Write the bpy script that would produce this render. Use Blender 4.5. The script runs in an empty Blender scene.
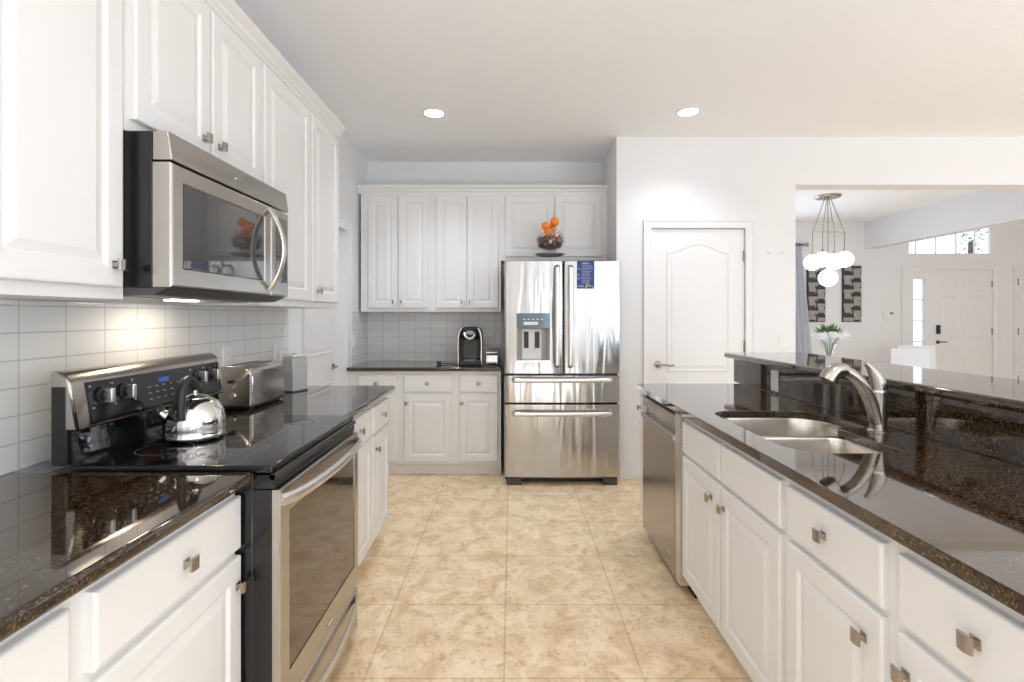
import bpy, bmesh, math, random
from mathutils import Vector, Matrix
PI = math.pi
R = math.radians
random.seed(7)
scene = bpy.context.scene
COL = scene.collection

# ------------------------------------------------------------------ camera
H = 1.34
cd = bpy.data.cameras.new('camera')
cd.sensor_width = 36
cd.lens = 36 * 500 / 1024
cd.shift_x = 0.5 / 1024
cd.shift_y = -25 / 1024
cd.clip_start = 0.02
cam = bpy.data.objects.new('camera', cd)
COL.objects.link(cam)
cam.location = (0, 0, H)
cam.rotation_euler = (PI / 2, 0, 0)
scene.camera = cam

# ------------------------------------------------------------------ world, exposure
w = bpy.data.worlds.new('world')
scene.world = w
w.use_nodes = True
nt = w.node_tree
bg = nt.nodes['Background']
bg.inputs['Color'].default_value = (0.93, 0.96, 1.0, 1)
bg.inputs['Strength'].default_value = 1.8
scene.view_settings.view_transform = 'Standard'
scene.view_settings.look = 'None'
scene.view_settings.gamma = 1
scene.view_settings.exposure = 0.16
scene.view_settings.use_curve_mapping = False
scene.view_settings.use_white_balance = True
scene.view_settings.white_balance_temperature = 5950
scene.view_settings.white_balance_tint = 10
scene.cycles.max_bounces = 14
scene.cycles.diffuse_bounces = 8
scene.cycles.glossy_bounces = 6
scene.cycles.sample_clamp_indirect = 6
scene.cycles.use_denoising = True


def area(name, loc, rot, sx, sy, power, color=(1, 1, 1)):
    d = bpy.data.lights.new(name, 'AREA')
    d.shape = 'RECTANGLE'
    d.size, d.size_y = sx, sy
    d.energy = power
    d.color = color
    o = bpy.data.objects.new(name, d)
    COL.objects.link(o)
    o.location = loc
    o.rotation_euler = rot
    return o


# daylight at the open-plan room windows (behind, dining side), plus added unseen fill lamps
area('rear_window_daylight', (1.05, -4.25, 1.35), (R(100), 0, 0), .5, 2.0, 5, (.93, .97, 1))
area('rear_window_daylight', (2.35, -4.25, 1.35), (R(100), 0, 0), .5, 2.0, 5, (.93, .97, 1))
area('rear_slider_fill', (4.6, -3.6, 1.25), (R(148), 0, 0), 2.6, 2.2, 80, (.85, .93, 1))  # unseen fill lamp near the slider, turned up to brighten the ceiling
area('floor_up_fill', (.9, -1.9, .04), (R(180), 0, 0), 2.0, 2.2, 85, (.96, .98, 1))  # added upward fill lamps on the floor, standing in for sun bounce
area('floor_up_fill', (4.2, -1.6, .04), (R(180), 0, 0), 2.6, 2.6, 90, (.88, .94, 1))
area('side_window_fill', (9.1, 0.2, 1.4), (0, R(155), 0), 2.0, 4.6, 70, (.84, .92, 1))  # unseen fill lamp on the right, aimed mostly at the ceiling
area('dining_window_daylight', (3.55, 7.72, 1.45), (R(-90), 0, 0), 1.3, 1.5, 20, (.86, .93, 1))
area('foyer_window_daylight', (6.85, 7.7, 2.55), (R(-80), 0, 0), 1.2, .4, 10, (.9, .95, 1))


# ------------------------------------------------------------------ materials
def new_mat(name):
    m = bpy.data.materials.new(name)
    m.use_nodes = True
    return m, m.node_tree, m.node_tree.nodes['Principled BSDF']


def lin(c):
    return tuple(((v / 255) / 12.92 if v / 255 <= .04045 else ((v / 255 + .055) / 1.055) ** 2.4) for v in c) + (1,)


def simple(name, col, rough=.5, metal=0.0, spec=.5, coat=0.0, bump=0.0, bscale=200, var=0.0):
    m, t, b = new_mat(name)
    c = col if len(col) == 4 else tuple(col) + (1,)
    b.inputs['Base Color'].default_value = c
    b.inputs['Roughness'].default_value = rough
    b.inputs['Metallic'].default_value = metal
    b.inputs['Specular IOR Level'].default_value = spec
    b.inputs['Coat Weight'].default_value = coat
    b.inputs['Coat Roughness'].default_value = .05
    g = t.nodes.new('ShaderNodeNewGeometry')
    n = t.nodes.new('ShaderNodeTexNoise')
    n.inputs['Scale'].default_value = bscale
    n.inputs['Detail'].default_value = 3
    t.links.new(g.outputs['Position'], n.inputs['Vector'])
    if bump:
        bp = t.nodes.new('ShaderNodeBump')
        bp.inputs['Strength'].default_value = bump
        bp.inputs['Distance'].default_value = .004
        t.links.new(n.outputs['Fac'], bp.inputs['Height'])
        t.links.new(bp.outputs['Normal'], b.inputs['Normal'])
    mx = t.nodes.new('ShaderNodeMixRGB')
    mx.inputs[1].default_value = c
    k = 1 - (var or .04)
    mx.inputs[2].default_value = (c[0] * k, c[1] * k, c[2] * k, 1)
    t.links.new(n.outputs['Fac'], mx.inputs[0])
    t.links.new(mx.outputs[0], b.inputs['Base Color'])
    return m


def emis(name, col, s):
    m, t, b = new_mat(name)
    b.inputs['Base Color'].default_value = tuple(col) + (1,)
    b.inputs['Emission Color'].default_value = tuple(col) + (1,)
    b.inputs['Emission Strength'].default_value = s
    return m


def brushed(name, col=(.62, .61, .59), rough=.27, axis='Z', wave=.0, fine=.02):
    m, t, b = new_mat(name)
    b.inputs['Metallic'].default_value = 1
    b.inputs['Base Color'].default_value = tuple(col) + (1,)
    g = t.nodes.new('ShaderNodeNewGeometry')
    mp = t.nodes.new('ShaderNodeMapping')
    sc = {'Z': (260, 260, 2), 'Y': (300, 3, 300), 'X': (3, 300, 300)}[axis]
    mp.inputs['Scale'].default_value = sc
    t.links.new(g.outputs['Position'], mp.inputs['Vector'])
    n = t.nodes.new('ShaderNodeTexNoise')
    n.inputs['Scale'].default_value = 1
    n.inputs['Detail'].default_value = 2
    t.links.new(mp.outputs['Vector'], n.inputs['Vector'])
    mr = t.nodes.new('ShaderNodeMapRange')
    mr.inputs['To Min'].default_value = rough * .9
    mr.inputs['To Max'].default_value = rough * 1.12
    t.links.new(n.outputs['Fac'], mr.inputs['Value'])
    t.links.new(mr.outputs['Result'], b.inputs['Roughness'])
    b1 = t.nodes.new('ShaderNodeBump')
    b1.inputs['Strength'].default_value = fine
    b1.inputs['Distance'].default_value = .0006
    t.links.new(n.outputs['Fac'], b1.inputs['Height'])
    last = b1
    if wave:
        mp2 = t.nodes.new('ShaderNodeMapping')
        mp2.inputs['Scale'].default_value = {'Z': (12, 12, 1.2), 'Y': (9, 1.3, 9), 'X': (1.3, 9, 9)}[axis]
        t.links.new(g.outputs['Position'], mp2.inputs['Vector'])
        n2 = t.nodes.new('ShaderNodeTexNoise')
        n2.inputs['Scale'].default_value = 1
        n2.inputs['Detail'].default_value = 1.2
        n2.inputs['Distortion'].default_value = .6
        t.links.new(mp2.outputs['Vector'], n2.inputs['Vector'])
        b2 = t.nodes.new('ShaderNodeBump')
        b2.inputs['Strength'].default_value = 1
        b2.inputs['Distance'].default_value = wave
        t.links.new(n2.outputs['Fac'], b2.inputs['Height'])
        t.links.new(b1.outputs['Normal'], b2.inputs['Normal'])
        last = b2
    t.links.new(last.outputs['Normal'], b.inputs['Normal'])
    return m


def granite(name):
    m, t, b = new_mat(name)
    g = t.nodes.new('ShaderNodeNewGeometry')
    n = t.nodes.new('ShaderNodeTexNoise')
    n.inputs['Scale'].default_value = 185
    n.inputs['Detail'].default_value = 5
    n.inputs['Roughness'].default_value = .65
    v = t.nodes.new('ShaderNodeTexVoronoi')
    v.inputs['Scale'].default_value = 130
    n2 = t.nodes.new('ShaderNodeTexNoise')
    n2.inputs['Scale'].default_value = 12
    n2.inputs['Detail'].default_value = 2
    for x in (n, v, n2):
        t.links.new(g.outputs['Position'], x.inputs['Vector'])
    r = t.nodes.new('ShaderNodeValToRGB')
    r.color_ramp.elements[0].position = .36
    r.color_ramp.elements[0].color = (.006, .004, .003, 1)
    r.color_ramp.elements[1].position = .68
    r.color_ramp.elements[1].color = (.22, .135, .055, 1)
    e = r.color_ramp.elements.new(.47)
    e.color = (.014, .008, .004, 1)
    e = r.color_ramp.elements.new(.56)
    e.color = (.055, .031, .013, 1)
    t.links.new(n.outputs['Fac'], r.inputs['Fac'])
    r2 = t.nodes.new('ShaderNodeValToRGB')
    r2.color_ramp.elements[0].position = .0
    r2.color_ramp.elements[0].color = (.5, .5, .5, 1)
    r2.color_ramp.elements[1].position = .9
    r2.color_ramp.elements[1].color = (1.3, 1.3, 1.3, 1)
    sep = t.nodes.new('ShaderNodeSeparateColor')
    t.links.new(v.outputs['Color'], sep.inputs['Color'])
    t.links.new(sep.outputs['Red'], r2.inputs['Fac'])
    mu = t.nodes.new('ShaderNodeMixRGB')
    mu.blend_type = 'MULTIPLY'
    mu.inputs[0].default_value = 1
    t.links.new(r.outputs['Color'], mu.inputs[1])
    t.links.new(r2.outputs['Color'], mu.inputs[2])
    t.links.new(mu.outputs[0], b.inputs['Base Color'])
    b.inputs['Roughness'].default_value = .045
    b.inputs['IOR'].default_value = 1.6
    b.inputs['Coat Weight'].default_value = .5
    b.inputs['Coat IOR'].default_value = 1.6
    b.inputs['Coat Roughness'].default_value = .03
    b.inputs['Specular IOR Level'].default_value = .5
    return m


def tile(name, axes, origin, bw, rh, c1, c2, cm, mortar, rough, bump, travertine=False, bev=.1):
    m, t, b = new_mat(name)
    g = t.nodes.new('ShaderNodeNewGeometry')
    s = t.nodes.new('ShaderNodeSeparateXYZ')
    t.links.new(g.outputs['Position'], s.inputs[0])
    c = t.nodes.new('ShaderNodeCombineXYZ')
    t.links.new(s.outputs[axes[0]], c.inputs[0])
    t.links.new(s.outputs[axes[1]], c.inputs[1])
    sub = t.nodes.new('ShaderNodeVectorMath')
    sub.operation = 'SUBTRACT'
    sub.inputs[1].default_value = (origin[0], origin[1], 0)
    t.links.new(c.outputs[0], sub.inputs[0])
    br = t.nodes.new('ShaderNodeTexBrick')
    br.offset = 0
    br.squash = 1
    br.inputs['Scale'].default_value = 1
    br.inputs['Brick Width'].default_value = bw
    br.inputs['Row Height'].default_value = rh
    br.inputs['Mortar Size'].default_value = mortar
    br.inputs['Mortar Smooth'].default_value = bev
    br.inputs['Color1'].default_value = c1
    br.inputs['Color2'].default_value = c2
    br.inputs['Mortar'].default_value = cm
    t.links.new(sub.outputs[0], br.inputs['Vector'])
    col = br.outputs['Color']
    if travertine:
        n = t.nodes.new('ShaderNodeTexNoise')
        n.inputs['Scale'].default_value = 7
        n.inputs['Detail'].default_value = 9
        n.inputs['Roughness'].default_value = .68
        n.inputs['Distortion'].default_value = .7
        t.links.new(g.outputs['Position'], n.inputs['Vector'])
        r = t.nodes.new('ShaderNodeValToRGB')
        r.color_ramp.elements[0].position = .36
        r.color_ramp.elements[0].color = (.74, .66, .53, 1)
        r.color_ramp.elements[1].position = .60
        r.color_ramp.elements[1].color = (1.0, 1.0, 1.0, 1)
        t.links.new(n.outputs['Fac'], r.inputs['Fac'])
        mu = t.nodes.new('ShaderNodeMixRGB')
        mu.blend_type = 'MULTIPLY'
        mu.inputs[0].default_value = 1
        t.links.new(col, mu.inputs[1])
        t.links.new(r.outputs['Color'], mu.inputs[2])
        n2 = t.nodes.new('ShaderNodeTexNoise')
        n2.inputs['Scale'].default_value = 26
        n2.inputs['Detail'].default_value = 8
        n2.inputs['Distortion'].default_value = 1.5
        t.links.new(g.outputs['Position'], n2.inputs['Vector'])
        r2 = t.nodes.new('ShaderNodeValToRGB')
        r2.color_ramp.elements[0].position = .34
        r2.color_ramp.elements[0].color = (.62, .52, .38, 1)
        r2.color_ramp.elements[1].position = .46
        r2.color_ramp.elements[1].color = (1, 1, 1, 1)
        t.links.new(n2.outputs['Fac'], r2.inputs['Fac'])
        mu2 = t.nodes.new('ShaderNodeMixRGB')
        mu2.blend_type = 'MULTIPLY'
        mu2.inputs[0].default_value = .5
        t.links.new(mu.outputs[0], mu2.inputs[1])
        t.links.new(r2.outputs['Color'], mu2.inputs[2])
        col = mu2.outputs[0]
    t.links.new(col, b.inputs['Base Color'])
    b.inputs['Roughness'].default_value = rough
    bp = t.nodes.new('ShaderNodeBump')
    bp.invert = True
    bp.inputs['Strength'].default_value = bump
    bp.inputs['Distance'].default_value = .002
    t.links.new(br.outputs['Fac'], bp.inputs['Height'])
    t.links.new(bp.outputs['Normal'], b.inputs['Normal'])
    return m


def glass_mat(name, col=(1, 1, 1), rough=0.0, ior=1.45):
    m, t, b = new_mat(name)
    b.inputs['Base Color'].default_value = tuple(col) + (1,)
    b.inputs['Transmission Weight'].default_value = 1
    b.inputs['Roughness'].default_value = rough
    b.inputs['IOR'].default_value = ior
    return m


def thin_glass(name, tint=(1, 1, 1), refl=.12):
    m = bpy.data.materials.new(name)
    m.use_nodes = True
    t = m.node_tree
    t.nodes.clear()
    o = t.nodes.new('ShaderNodeOutputMaterial')
    mix = t.nodes.new('ShaderNodeMixShader')
    tr = t.nodes.new('ShaderNodeBsdfTransparent')
    tr.inputs[0].default_value = tuple(tint) + (1,)
    gl = t.nodes.new('ShaderNodeBsdfGlossy')
    gl.inputs['Roughness'].default_value = .02
    lw = t.nodes.new('ShaderNodeLayerWeight')
    lw.inputs[0].default_value = .5
    pw = t.nodes.new('ShaderNodeMath'); pw.operation = 'POWER'; pw.inputs[1].default_value = 2.5
    ml = t.nodes.new('ShaderNodeMath'); ml.operation = 'MULTIPLY_ADD'; ml.inputs[1].default_value = .45; ml.inputs[2].default_value = refl * .3
    t.links.new(lw.outputs['Facing'], pw.inputs[0])
    t.links.new(pw.outputs[0], ml.inputs[0])
    t.links.new(ml.outputs[0], mix.inputs[0])
    t.links.new(tr.outputs[0], mix.inputs[1])
    t.links.new(gl.outputs[0], mix.inputs[2])
    t.links.new(mix.outputs[0], o.inputs[0])
    return m


M = {}
M['cab'] = simple('cabinet_paint', (.775, .77, .755), .38, var=.015, bscale=6)
M['wall'] = simple('wall_paint', (.78, .78, .785), .75, bump=.08, bscale=120, var=.02)
M['ceil'] = simple('ceiling_texture', (.90, .905, .915), .9, bump=.5, bscale=55, var=.02)
M['trim'] = simple('trim_paint', (.78, .775, .765), .35, var=.01, bscale=5)
M['granite'] = granite('brown_granite')
M['floor'] = tile('travertine_tile', (0, 1), (-.028 - .517 * 20, 1.848 - .473 * 30), .517, .473,
                  (.97, .79, .55, 1), (.93, .755, .52, 1), (.70, .56, .38, 1), .0035, .32, .35, travertine=True)
M['tileL'] = tile('glass_tile_left', (1, 2), (1.387 - .147 * 20, .912 - .0762 * 20), .147, .0762,
                  (.76, .76, .74, 1), (.73, .735, .72, 1), (.54, .54, .52, 1), .0022, .10, .6)
M['tileB'] = tile('glass_tile_back', (0, 2), (-1.372 - .152 * 20, .912 - .0762 * 20), .152, .0762,
                  (.78, .78, .76, 1), (.74, .745, .725, 1), (.55, .55, .54, 1), .0022, .10, .6)
M['steel'] = brushed('stainless_brushed_horizontal', (.50, .475, .44), .25, 'Y', wave=0)
M['fridge'] = brushed('stainless_brushed_fridge', (.50, .495, .485), .18, 'Z', wave=.010)
M['steelx'] = brushed('stainless_satin', (.72, .71, .69), .28, 'X')
M['dish'] = brushed('stainless_dishwasher', (.44, .42, .39), .24, 'Z')
M['chrome'] = simple('polished_steel', (.82, .81, .79), .06, 1, bscale=4, var=.02)
M['nickel'] = simple('brushed_nickel', (.43, .40, .36), .25, 1, bscale=3, var=.02)
M['sink'] = brushed('sink_steel', (.68, .64, .58), .26, 'Y')
M['black'] = simple('black_enamel', (.008, .008, .008), .18, spec=.5)
M['blackglass'] = simple('black_glass', (.006, .006, .006), .03, spec=.5)
M['panelglass'] = simple('control_panel_glass', (.012, .012, .013), .16, spec=.35)
M['blackplastic'] = simple('black_plastic', (.015, .015, .015), .42)
M['darkgrey'] = simple('dark_grey_plastic', (.06, .06, .06), .4)
M['grey'] = simple('grey_plastic', (.35, .34, .33), .4)
M['mirrorglass'] = simple('dark_mirror_glass', (.05, .05, .05), .03, .0, spec=1.0, coat=1.0)
M['ovenglass'] = simple('oven_door_glass', (.16, .135, .10), .05, .75, spec=1.0)
M['plate'] = simple('white_plastic', (.80, .79, .76), .35)
M['lamp'] = emis('lamp_glow', (1, .96, .9), 9)
M['globe'] = emis('globe_glow', (1, .98, .96), 2.2)
M['uplamp'] = emis('hood_lamp_glow', (1, .85, .62), 6)
M['blue'] = simple('leaflet_blue', (.02, .035, .19), .4)
M['print'] = simple('leaflet_print', (.30, .33, .55), .5)
M['bluelcd'] = emis('blue_display', (.03, .09, .30), .4)
M['orange'] = simple('orange_peel', (.90, .26, .02), .4, bump=.2, bscale=300, var=.15)
M['plum'] = simple('plum_skin', (.16, .05, .055), .35, var=.5, bscale=60)
M['lime'] = simple('lime_skin', (.42, .48, .16), .4)
M['leaf'] = simple('leaf_green', (.10, .20, .05), .5, var=.3, bscale=40)
M['petal'] = simple('white_petal', (.85, .85, .85), .6)
M['clear'] = thin_glass('clear_glass', (.965, .975, .97), .12)
M['window'] = thin_glass('window_glass', (.97, .98, 1), .1)
M['frost'] = simple('frosted_canister', (.52, .53, .53), .22, .35)
M['curtain'] = simple('curtain_cloth', (.86, .87, .90), .8, bump=.2, bscale=400)
M['artdark'] = simple('art_dark', (.035, .03, .028), .5)
M['artgrey'] = simple('art_weathered_grey', (.42, .40, .37), .5, var=.5, bscale=25)
M['white'] = simple('white_leather', (.86, .86, .87), .4)
M['table'] = simple('white_lacquer', (.84, .84, .86), .1, spec=.6)
M['bark'] = simple('bark', (.12, .08, .05), .8)
M['bluegreen'] = simple('dispenser_panel', (.13, .165, .185), .08, .5)
M['dull'] = simple('grey_dish', (.42, .43, .41), .35, .2)


# ------------------------------------------------------------------ geometry helpers
def link(name, bm, mat, parent=None, smooth=False, origin=None, bevel=0, autos=None):
    """bm is in world coordinates; children are stored relative to their parent's own origin"""
    bmesh.ops.recalc_face_normals(bm, faces=bm.faces)
    me = bpy.data.meshes.new(name)
    o = bpy.data.objects.new(name, me)
    COL.objects.link(o)
    if parent is not None:
        org = Vector(parent['_o'])
        o.parent = parent
        o.location = (0, 0, 0)
        bmesh.ops.translate(bm, verts=bm.verts, vec=-org)
    else:
        if origin is None:
            xs = [v.co for v in bm.verts]
            origin = (sum(v.x for v in xs) / len(xs), sum(v.y for v in xs) / len(xs), min(v.z for v in xs))
        org = Vector(origin)
        bmesh.ops.translate(bm, verts=bm.verts, vec=-org)
        o.location = org
    o['_o'] = tuple(org)
    if smooth:
        for f in bm.faces:
            f.smooth = True
    bm.to_mesh(me)
    bm.free()
    me.materials.append(mat)
    if bevel:
        md = o.modifiers.new('bevel', 'BEVEL')
        md.width = bevel
        md.segments = 3
        md.limit_method = 'ANGLE'
        md.angle_limit = R(40)
        md.harden_normals = False
        for p in me.polygons:
            p.use_smooth = True
    if smooth or bevel:
        try:
            me.set_sharp_from_angle(angle=R(38))
        except Exception:
            pass
    return o


def tag(o, label=None, cat=None, group=None, kind=None):
    if label:
        o['label'] = label
    if cat:
        o['category'] = cat
    if group:
        o['group'] = group
    if kind:
        o['kind'] = kind
    return o


def thing(name, loc, label, cat, group=None):
    o = bpy.data.objects.new(name, None)
    o.empty_display_size = .05
    COL.objects.link(o)
    o.location = loc
    o['_o'] = tuple(loc)
    return tag(o, label, cat, group)


def B():
    return bmesh.new()


def box(bm, x0, x1, y0, y1, z0, z1):
    v = [bm.verts.new((x, y, z)) for x in (x0, x1) for y in (y0, y1) for z in (z0, z1)]
    for f in ((0, 1, 3, 2), (4, 6, 7, 5), (0, 4, 5, 1), (2, 3, 7, 6), (0, 2, 6, 4), (1, 5, 7, 3)):
        bm.faces.new([v[i] for i in f])
    return bm


def boxm(*a):
    return box(B(), *a)


def tube(bm, pts, r, seg=10, caps=True, up=None):
    """pts with constant or per-point radius (r may be (rx, ry) pairs)"""
    pts = [Vector(p) for p in pts]
    n = len(pts)
    rs = r if isinstance(r, (list, tuple)) and len(r) == n and not isinstance(r, tuple) else [r] * n
    prev = None
    loops = []
    for i, p in enumerate(pts):
        t = (pts[min(i + 1, n - 1)] - pts[max(i - 1, 0)]).normalized()
        if prev is None:
            a = Vector(up) if up else (Vector((0, 0, 1)) if abs(t.z) < .9 else Vector((1, 0, 0)))
        else:
            a = prev
        nn = (a - t * a.dot(t)).normalized()
        prev = nn
        bb = t.cross(nn)
        rr = rs[i]
        ra, rb = (rr if isinstance(rr, tuple) else (rr, rr))
        loops.append([bm.verts.new(p + nn * math.cos(2 * PI * k / seg) * ra + bb * math.sin(2 * PI * k / seg) * rb) for k in range(seg)])
    for a, b in zip(loops, loops[1:]):
        for k in range(seg):
            bm.faces.new((a[k], a[(k + 1) % seg], b[(k + 1) % seg], b[k]))
    if caps:
        bm.faces.new(loops[0][::-1])
        bm.faces.new(loops[-1])
    return bm


def lathe(bm, prof, c, seg=32, axis='Z', close=True):
    """prof: list of (r, h) from c along axis"""
    c = Vector(c)

    def P(r, h, a):
        x, y = r * math.cos(a), r * math.sin(a)
        return c + (Vector((x, y, h)) if axis == 'Z' else Vector((h, x, y)) if axis == 'X' else Vector((x, h, y)))
    loops = []
    for r, h in prof:
        if r < 1e-6:
            loops.append([bm.verts.new(P(0, h, 0))])
        else:
            loops.append([bm.verts.new(P(r, h, 2 * PI * k / seg)) for k in range(seg)])
    for a, b in zip(loops, loops[1:]):
        for k in range(seg):
            k2 = (k + 1) % seg
            if len(a) == 1 and len(b) == 1:
                continue
            if len(a) == 1:
                bm.faces.new((a[0], b[k2], b[k]))
            elif len(b) == 1:
                bm.faces.new((a[k], a[k2], b[0]))
            else:
                bm.faces.new((a[k], a[k2], b[k2], b[k]))
    if close:
        for l in (loops[0], loops[-1]):
            if len(l) > 2:
                bm.faces.new(l)
    return bm


def bez(p0, p1, p2, p3, n=12):
    p0, p1, p2, p3 = map(Vector, (p0, p1, p2, p3))
    return [(1 - t) ** 3 * p0 + 3 * (1 - t) ** 2 * t * p1 + 3 * (1 - t) * t * t * p2 + t ** 3 * p3 for t in [i / n for i in range(n + 1)]]


def mapper(side, f):
    """(u along the run, v up, w out of the face) -> world"""
    if side == 'L':
        return lambda u, v, q: (f + q, u, v)
    if side == 'R':
        return lambda u, v, q: (f - q, u, v)
    return lambda u, v, q: (u, f - q, v)      # 'B' faces the camera (-Y)


def rings(bm, mp, outline, levels):
    """outline(inset) -> list of (u, v); levels: list of (inset, w). first ring is the back."""
    loops = [[bm.verts.new(mp(u, v, q)) for u, v in outline(i)] for i, q in levels]
    for a, b in zip(loops, loops[1:]):
        n = len(a)
        for k in range(n):
            bm.faces.new((a[k], a[(k + 1) % n], b[(k + 1) % n], b[k]))
    bm.faces.new(loops[-1])
    bm.faces.new(loops[0][::-1])
    return bm


def rect(u0, u1, v0, v1):
    return lambda i: [(u0 + i, v0 + i), (u1 - i, v0 + i), (u1 - i, v1 - i), (u0 + i, v1 - i)]


def door_bm(mp, u0, u1, v0, v1, t=.02, fr=.055):
    lv = [(0, 0), (0, t - .005), (.002, t - .0015), (.006, t), (fr, t), (fr + .004, t - .003), (fr + .008, t - .0075), (fr + .014, t - .0075),
          (fr + .034, t - .0015), (fr + .037, t - .0005)]
    return rings(B(), mp, rect(u0, u1, v0, v1), lv)


def slab_bm(mp, u0, u1, v0, v1, t=.02):
    return rings(B(), mp, rect(u0, u1, v0, v1), [(0, 0), (0, t - .005), (.0025, t - .0015), (.007, t)])


def knob_at(mp, u, v, w0, parent):
    bm = B()
    # square rose, stem, bowed rectangular face
    def bx(u0, u1, v0, v1, q0, q1):
        vs = [bm.verts.new(mp(a, b_, c)) for a in (u0, u1) for b_ in (v0, v1) for c in (q0, q1)]
        for f in ((0, 1, 3, 2), (4, 6, 7, 5), (0, 4, 5, 1), (2, 3, 7, 6), (0, 2, 6, 4), (1, 5, 7, 3)):
            bm.faces.new([vs[i] for i in f])
    bx(u - .010, u + .010, v - .010, v + .010, w0, w0 + .003)
    bx(u - .0045, u + .0045, v - .006, v + .006, w0 + .003, w0 + .019)
    n = 6
    a, b_ = [], []
    for i in range(n + 1):
        s = -1 + 2 * i / n
        q = w0 + .026 - .004 * s * s
        for lst, vv in ((a, v - .0145), (b_, v + .0145)):
            lst.append((bm.verts.new(mp(u + .0145 * s, vv, q)), bm.verts.new(mp(u + .0145 * s, vv, w0 + .018))))
    for i in range(n):
        bm.faces.new((a[i][0], a[i + 1][0], b_[i + 1][0], b_[i][0]))
        bm.faces.new((a[i][1], a[i + 1][1], b_[i + 1][1], b_[i][1]))
        bm.faces.new((a[i][0], a[i + 1][0], a[i + 1][1], a[i][1]))
        bm.faces.new((b_[i][0], b_[i + 1][0], b_[i + 1][1], b_[i][1]))
    for i in (0, n):
        bm.faces.new((a[i][0], a[i][1], b_[i][1], b_[i][0]))
    o = link('knob', bm, M['nickel'], parent)
    o['label'] = 'square brushed nickel knob'
    return o


def cbox(mp, u0, u1, v0, v1, q0, q1):
    bm = B()
    vs = [bm.verts.new(mp(a, b_, c)) for a in (u0, u1) for b_ in (v0, v1) for c in (q0, q1)]
    for f in ((0, 1, 3, 2), (4, 6, 7, 5), (0, 4, 5, 1), (2, 3, 7, 6), (0, 2, 6, 4), (1, 5, 7, 3)):
        bm.faces.new([vs[i] for i in f])
    return bm


def struct(name, bm, mat, **k):
    return tag(link(name, bm, mat, **k), kind='structure')


# ------------------------------------------------------------------ room shell
CZ = 2.81
XW = -1.375       # left wall face
YB = 4.77         # back wall of the alcove
YP = 4.10         # wall with the pantry door
XA = .861         # side of the fridge alcove
YF = 7.8          # far wall of dining room and foyer
XO = 2.329        # edge of the wide opening
FZ = 3.5          # foyer ceiling
struct('floor', boxm(-1.6, 10.1, -4.7, 8.0, -.1, 0), M['floor'], origin=(0, 0, 0))
struct('ceiling', boxm(-1.6, 10.1, -4.7, YP, CZ, CZ + .1), M['ceil'], origin=(0, 0, CZ))
bm = boxm(-1.6, XA, YP, YB + .1, CZ, CZ + .1)
struct('ceiling_alcove', bm, M['ceil'], origin=(0, 4.4, CZ))
struct('ceiling_dining', boxm(2.0, 5.5, 4.27, 8.0, CZ, CZ + .1), M['ceil'], origin=(4, 6, CZ))
struct('ceiling_foyer', boxm(5.5, 10.1, 4.27, 8.0, FZ, FZ + .1), M['ceil'], origin=(8, 6, FZ))
# left wall with a door opening
bm = boxm(XW - .12, XW, -4.6, 3.36, 0, CZ)
box(bm, XW - .12, XW, 4.17, YB + .1, 0, CZ)
box(bm, XW - .12, XW, 3.36, 4.17, 2.05, CZ)
struct('wall_left', bm, M['wall'], origin=(XW, 2, 0))
struct('wall_back', boxm(XW, XA + .1, YB, YB + .1, 0, CZ), M['wall'])
struct('wall_alcove', boxm(XA, XA + .12, YP + .1, YB, 0, CZ), M['wall'])
# wall with the pantry door, header over the opening
def prism_y(bm, pts, ya, yb):
    a = [bm.verts.new((x, ya, z)) for x, z in pts]
    b_ = [bm.verts.new((x, yb, z)) for x, z in pts]
    n = len(pts)
    for k in range(n):
        bm.faces.new((a[k], a[(k + 1) % n], b_[(k + 1) % n], b_[k]))
    bm.faces.new(a); bm.faces.new(b_)
    return bm
bm = prism_y(B(), [(XA, 0), (1.145, 0), (1.145, 2.06), (1.917, 2.06), (1.917, 0), (XO, 0), (XO, CZ), (XA, CZ)], YP, YP + .10)
struct('wall_pantry', bm, M['wall'], origin=(1.6, YP, 0))
struct('wall_header', boxm(XO, 10.1, YP, YP + .17, 2.417, FZ), M['wall'])
struct('wall_dining_side', boxm(XO - .12, XO, YP + .10, YF, 0, CZ), M['wall'])
struct('wall_beam', boxm(5.5, 5.66, YP + .17, YF, 2.385, FZ), M['wall'])
# far wall: dining window 3.0-4.2, sidelight, entry door, transom, closet door
bm = B()
box(bm, XO, 2.85, YF, YF + .06, 0, CZ)
box(bm, 2.85, 4.25, YF, YF + .06, 0, .7)
box(bm, 2.85, 4.25, YF, YF + .06, 2.2, CZ)
box(bm, 4.25, 6.20, YF, YF + .06, 0, FZ)
box(bm, 6.20, 7.50, YF, YF + .06, 2.06, 2.307)
box(bm, 6.20, 7.50, YF, YF + .06, 2.80, FZ)
box(bm, 6.50, 6.585, YF, YF + .06, 0, 2.06)
box(bm, 6.20, 6.27, YF, YF + .06, 0, 2.06)
box(bm, 6.45, 6.50, YF, YF + .06, 0, 2.06)
box(bm, 6.27, 6.45, YF, YF + .06, 0, .28)
box(bm, 6.27, 6.45, YF, YF + .06, 1.925, 2.06)
box(bm, 7.50, 7.885, YF, YF + .06, 0, FZ)
box(bm, 7.885, 8.70, YF, YF + .06, 2.06, FZ)
box(bm, 8.70, 10.1, YF, YF + .06, 0, FZ)
struct('wall_far', bm, M['wall'], origin=(6, YF, 0))
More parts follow.
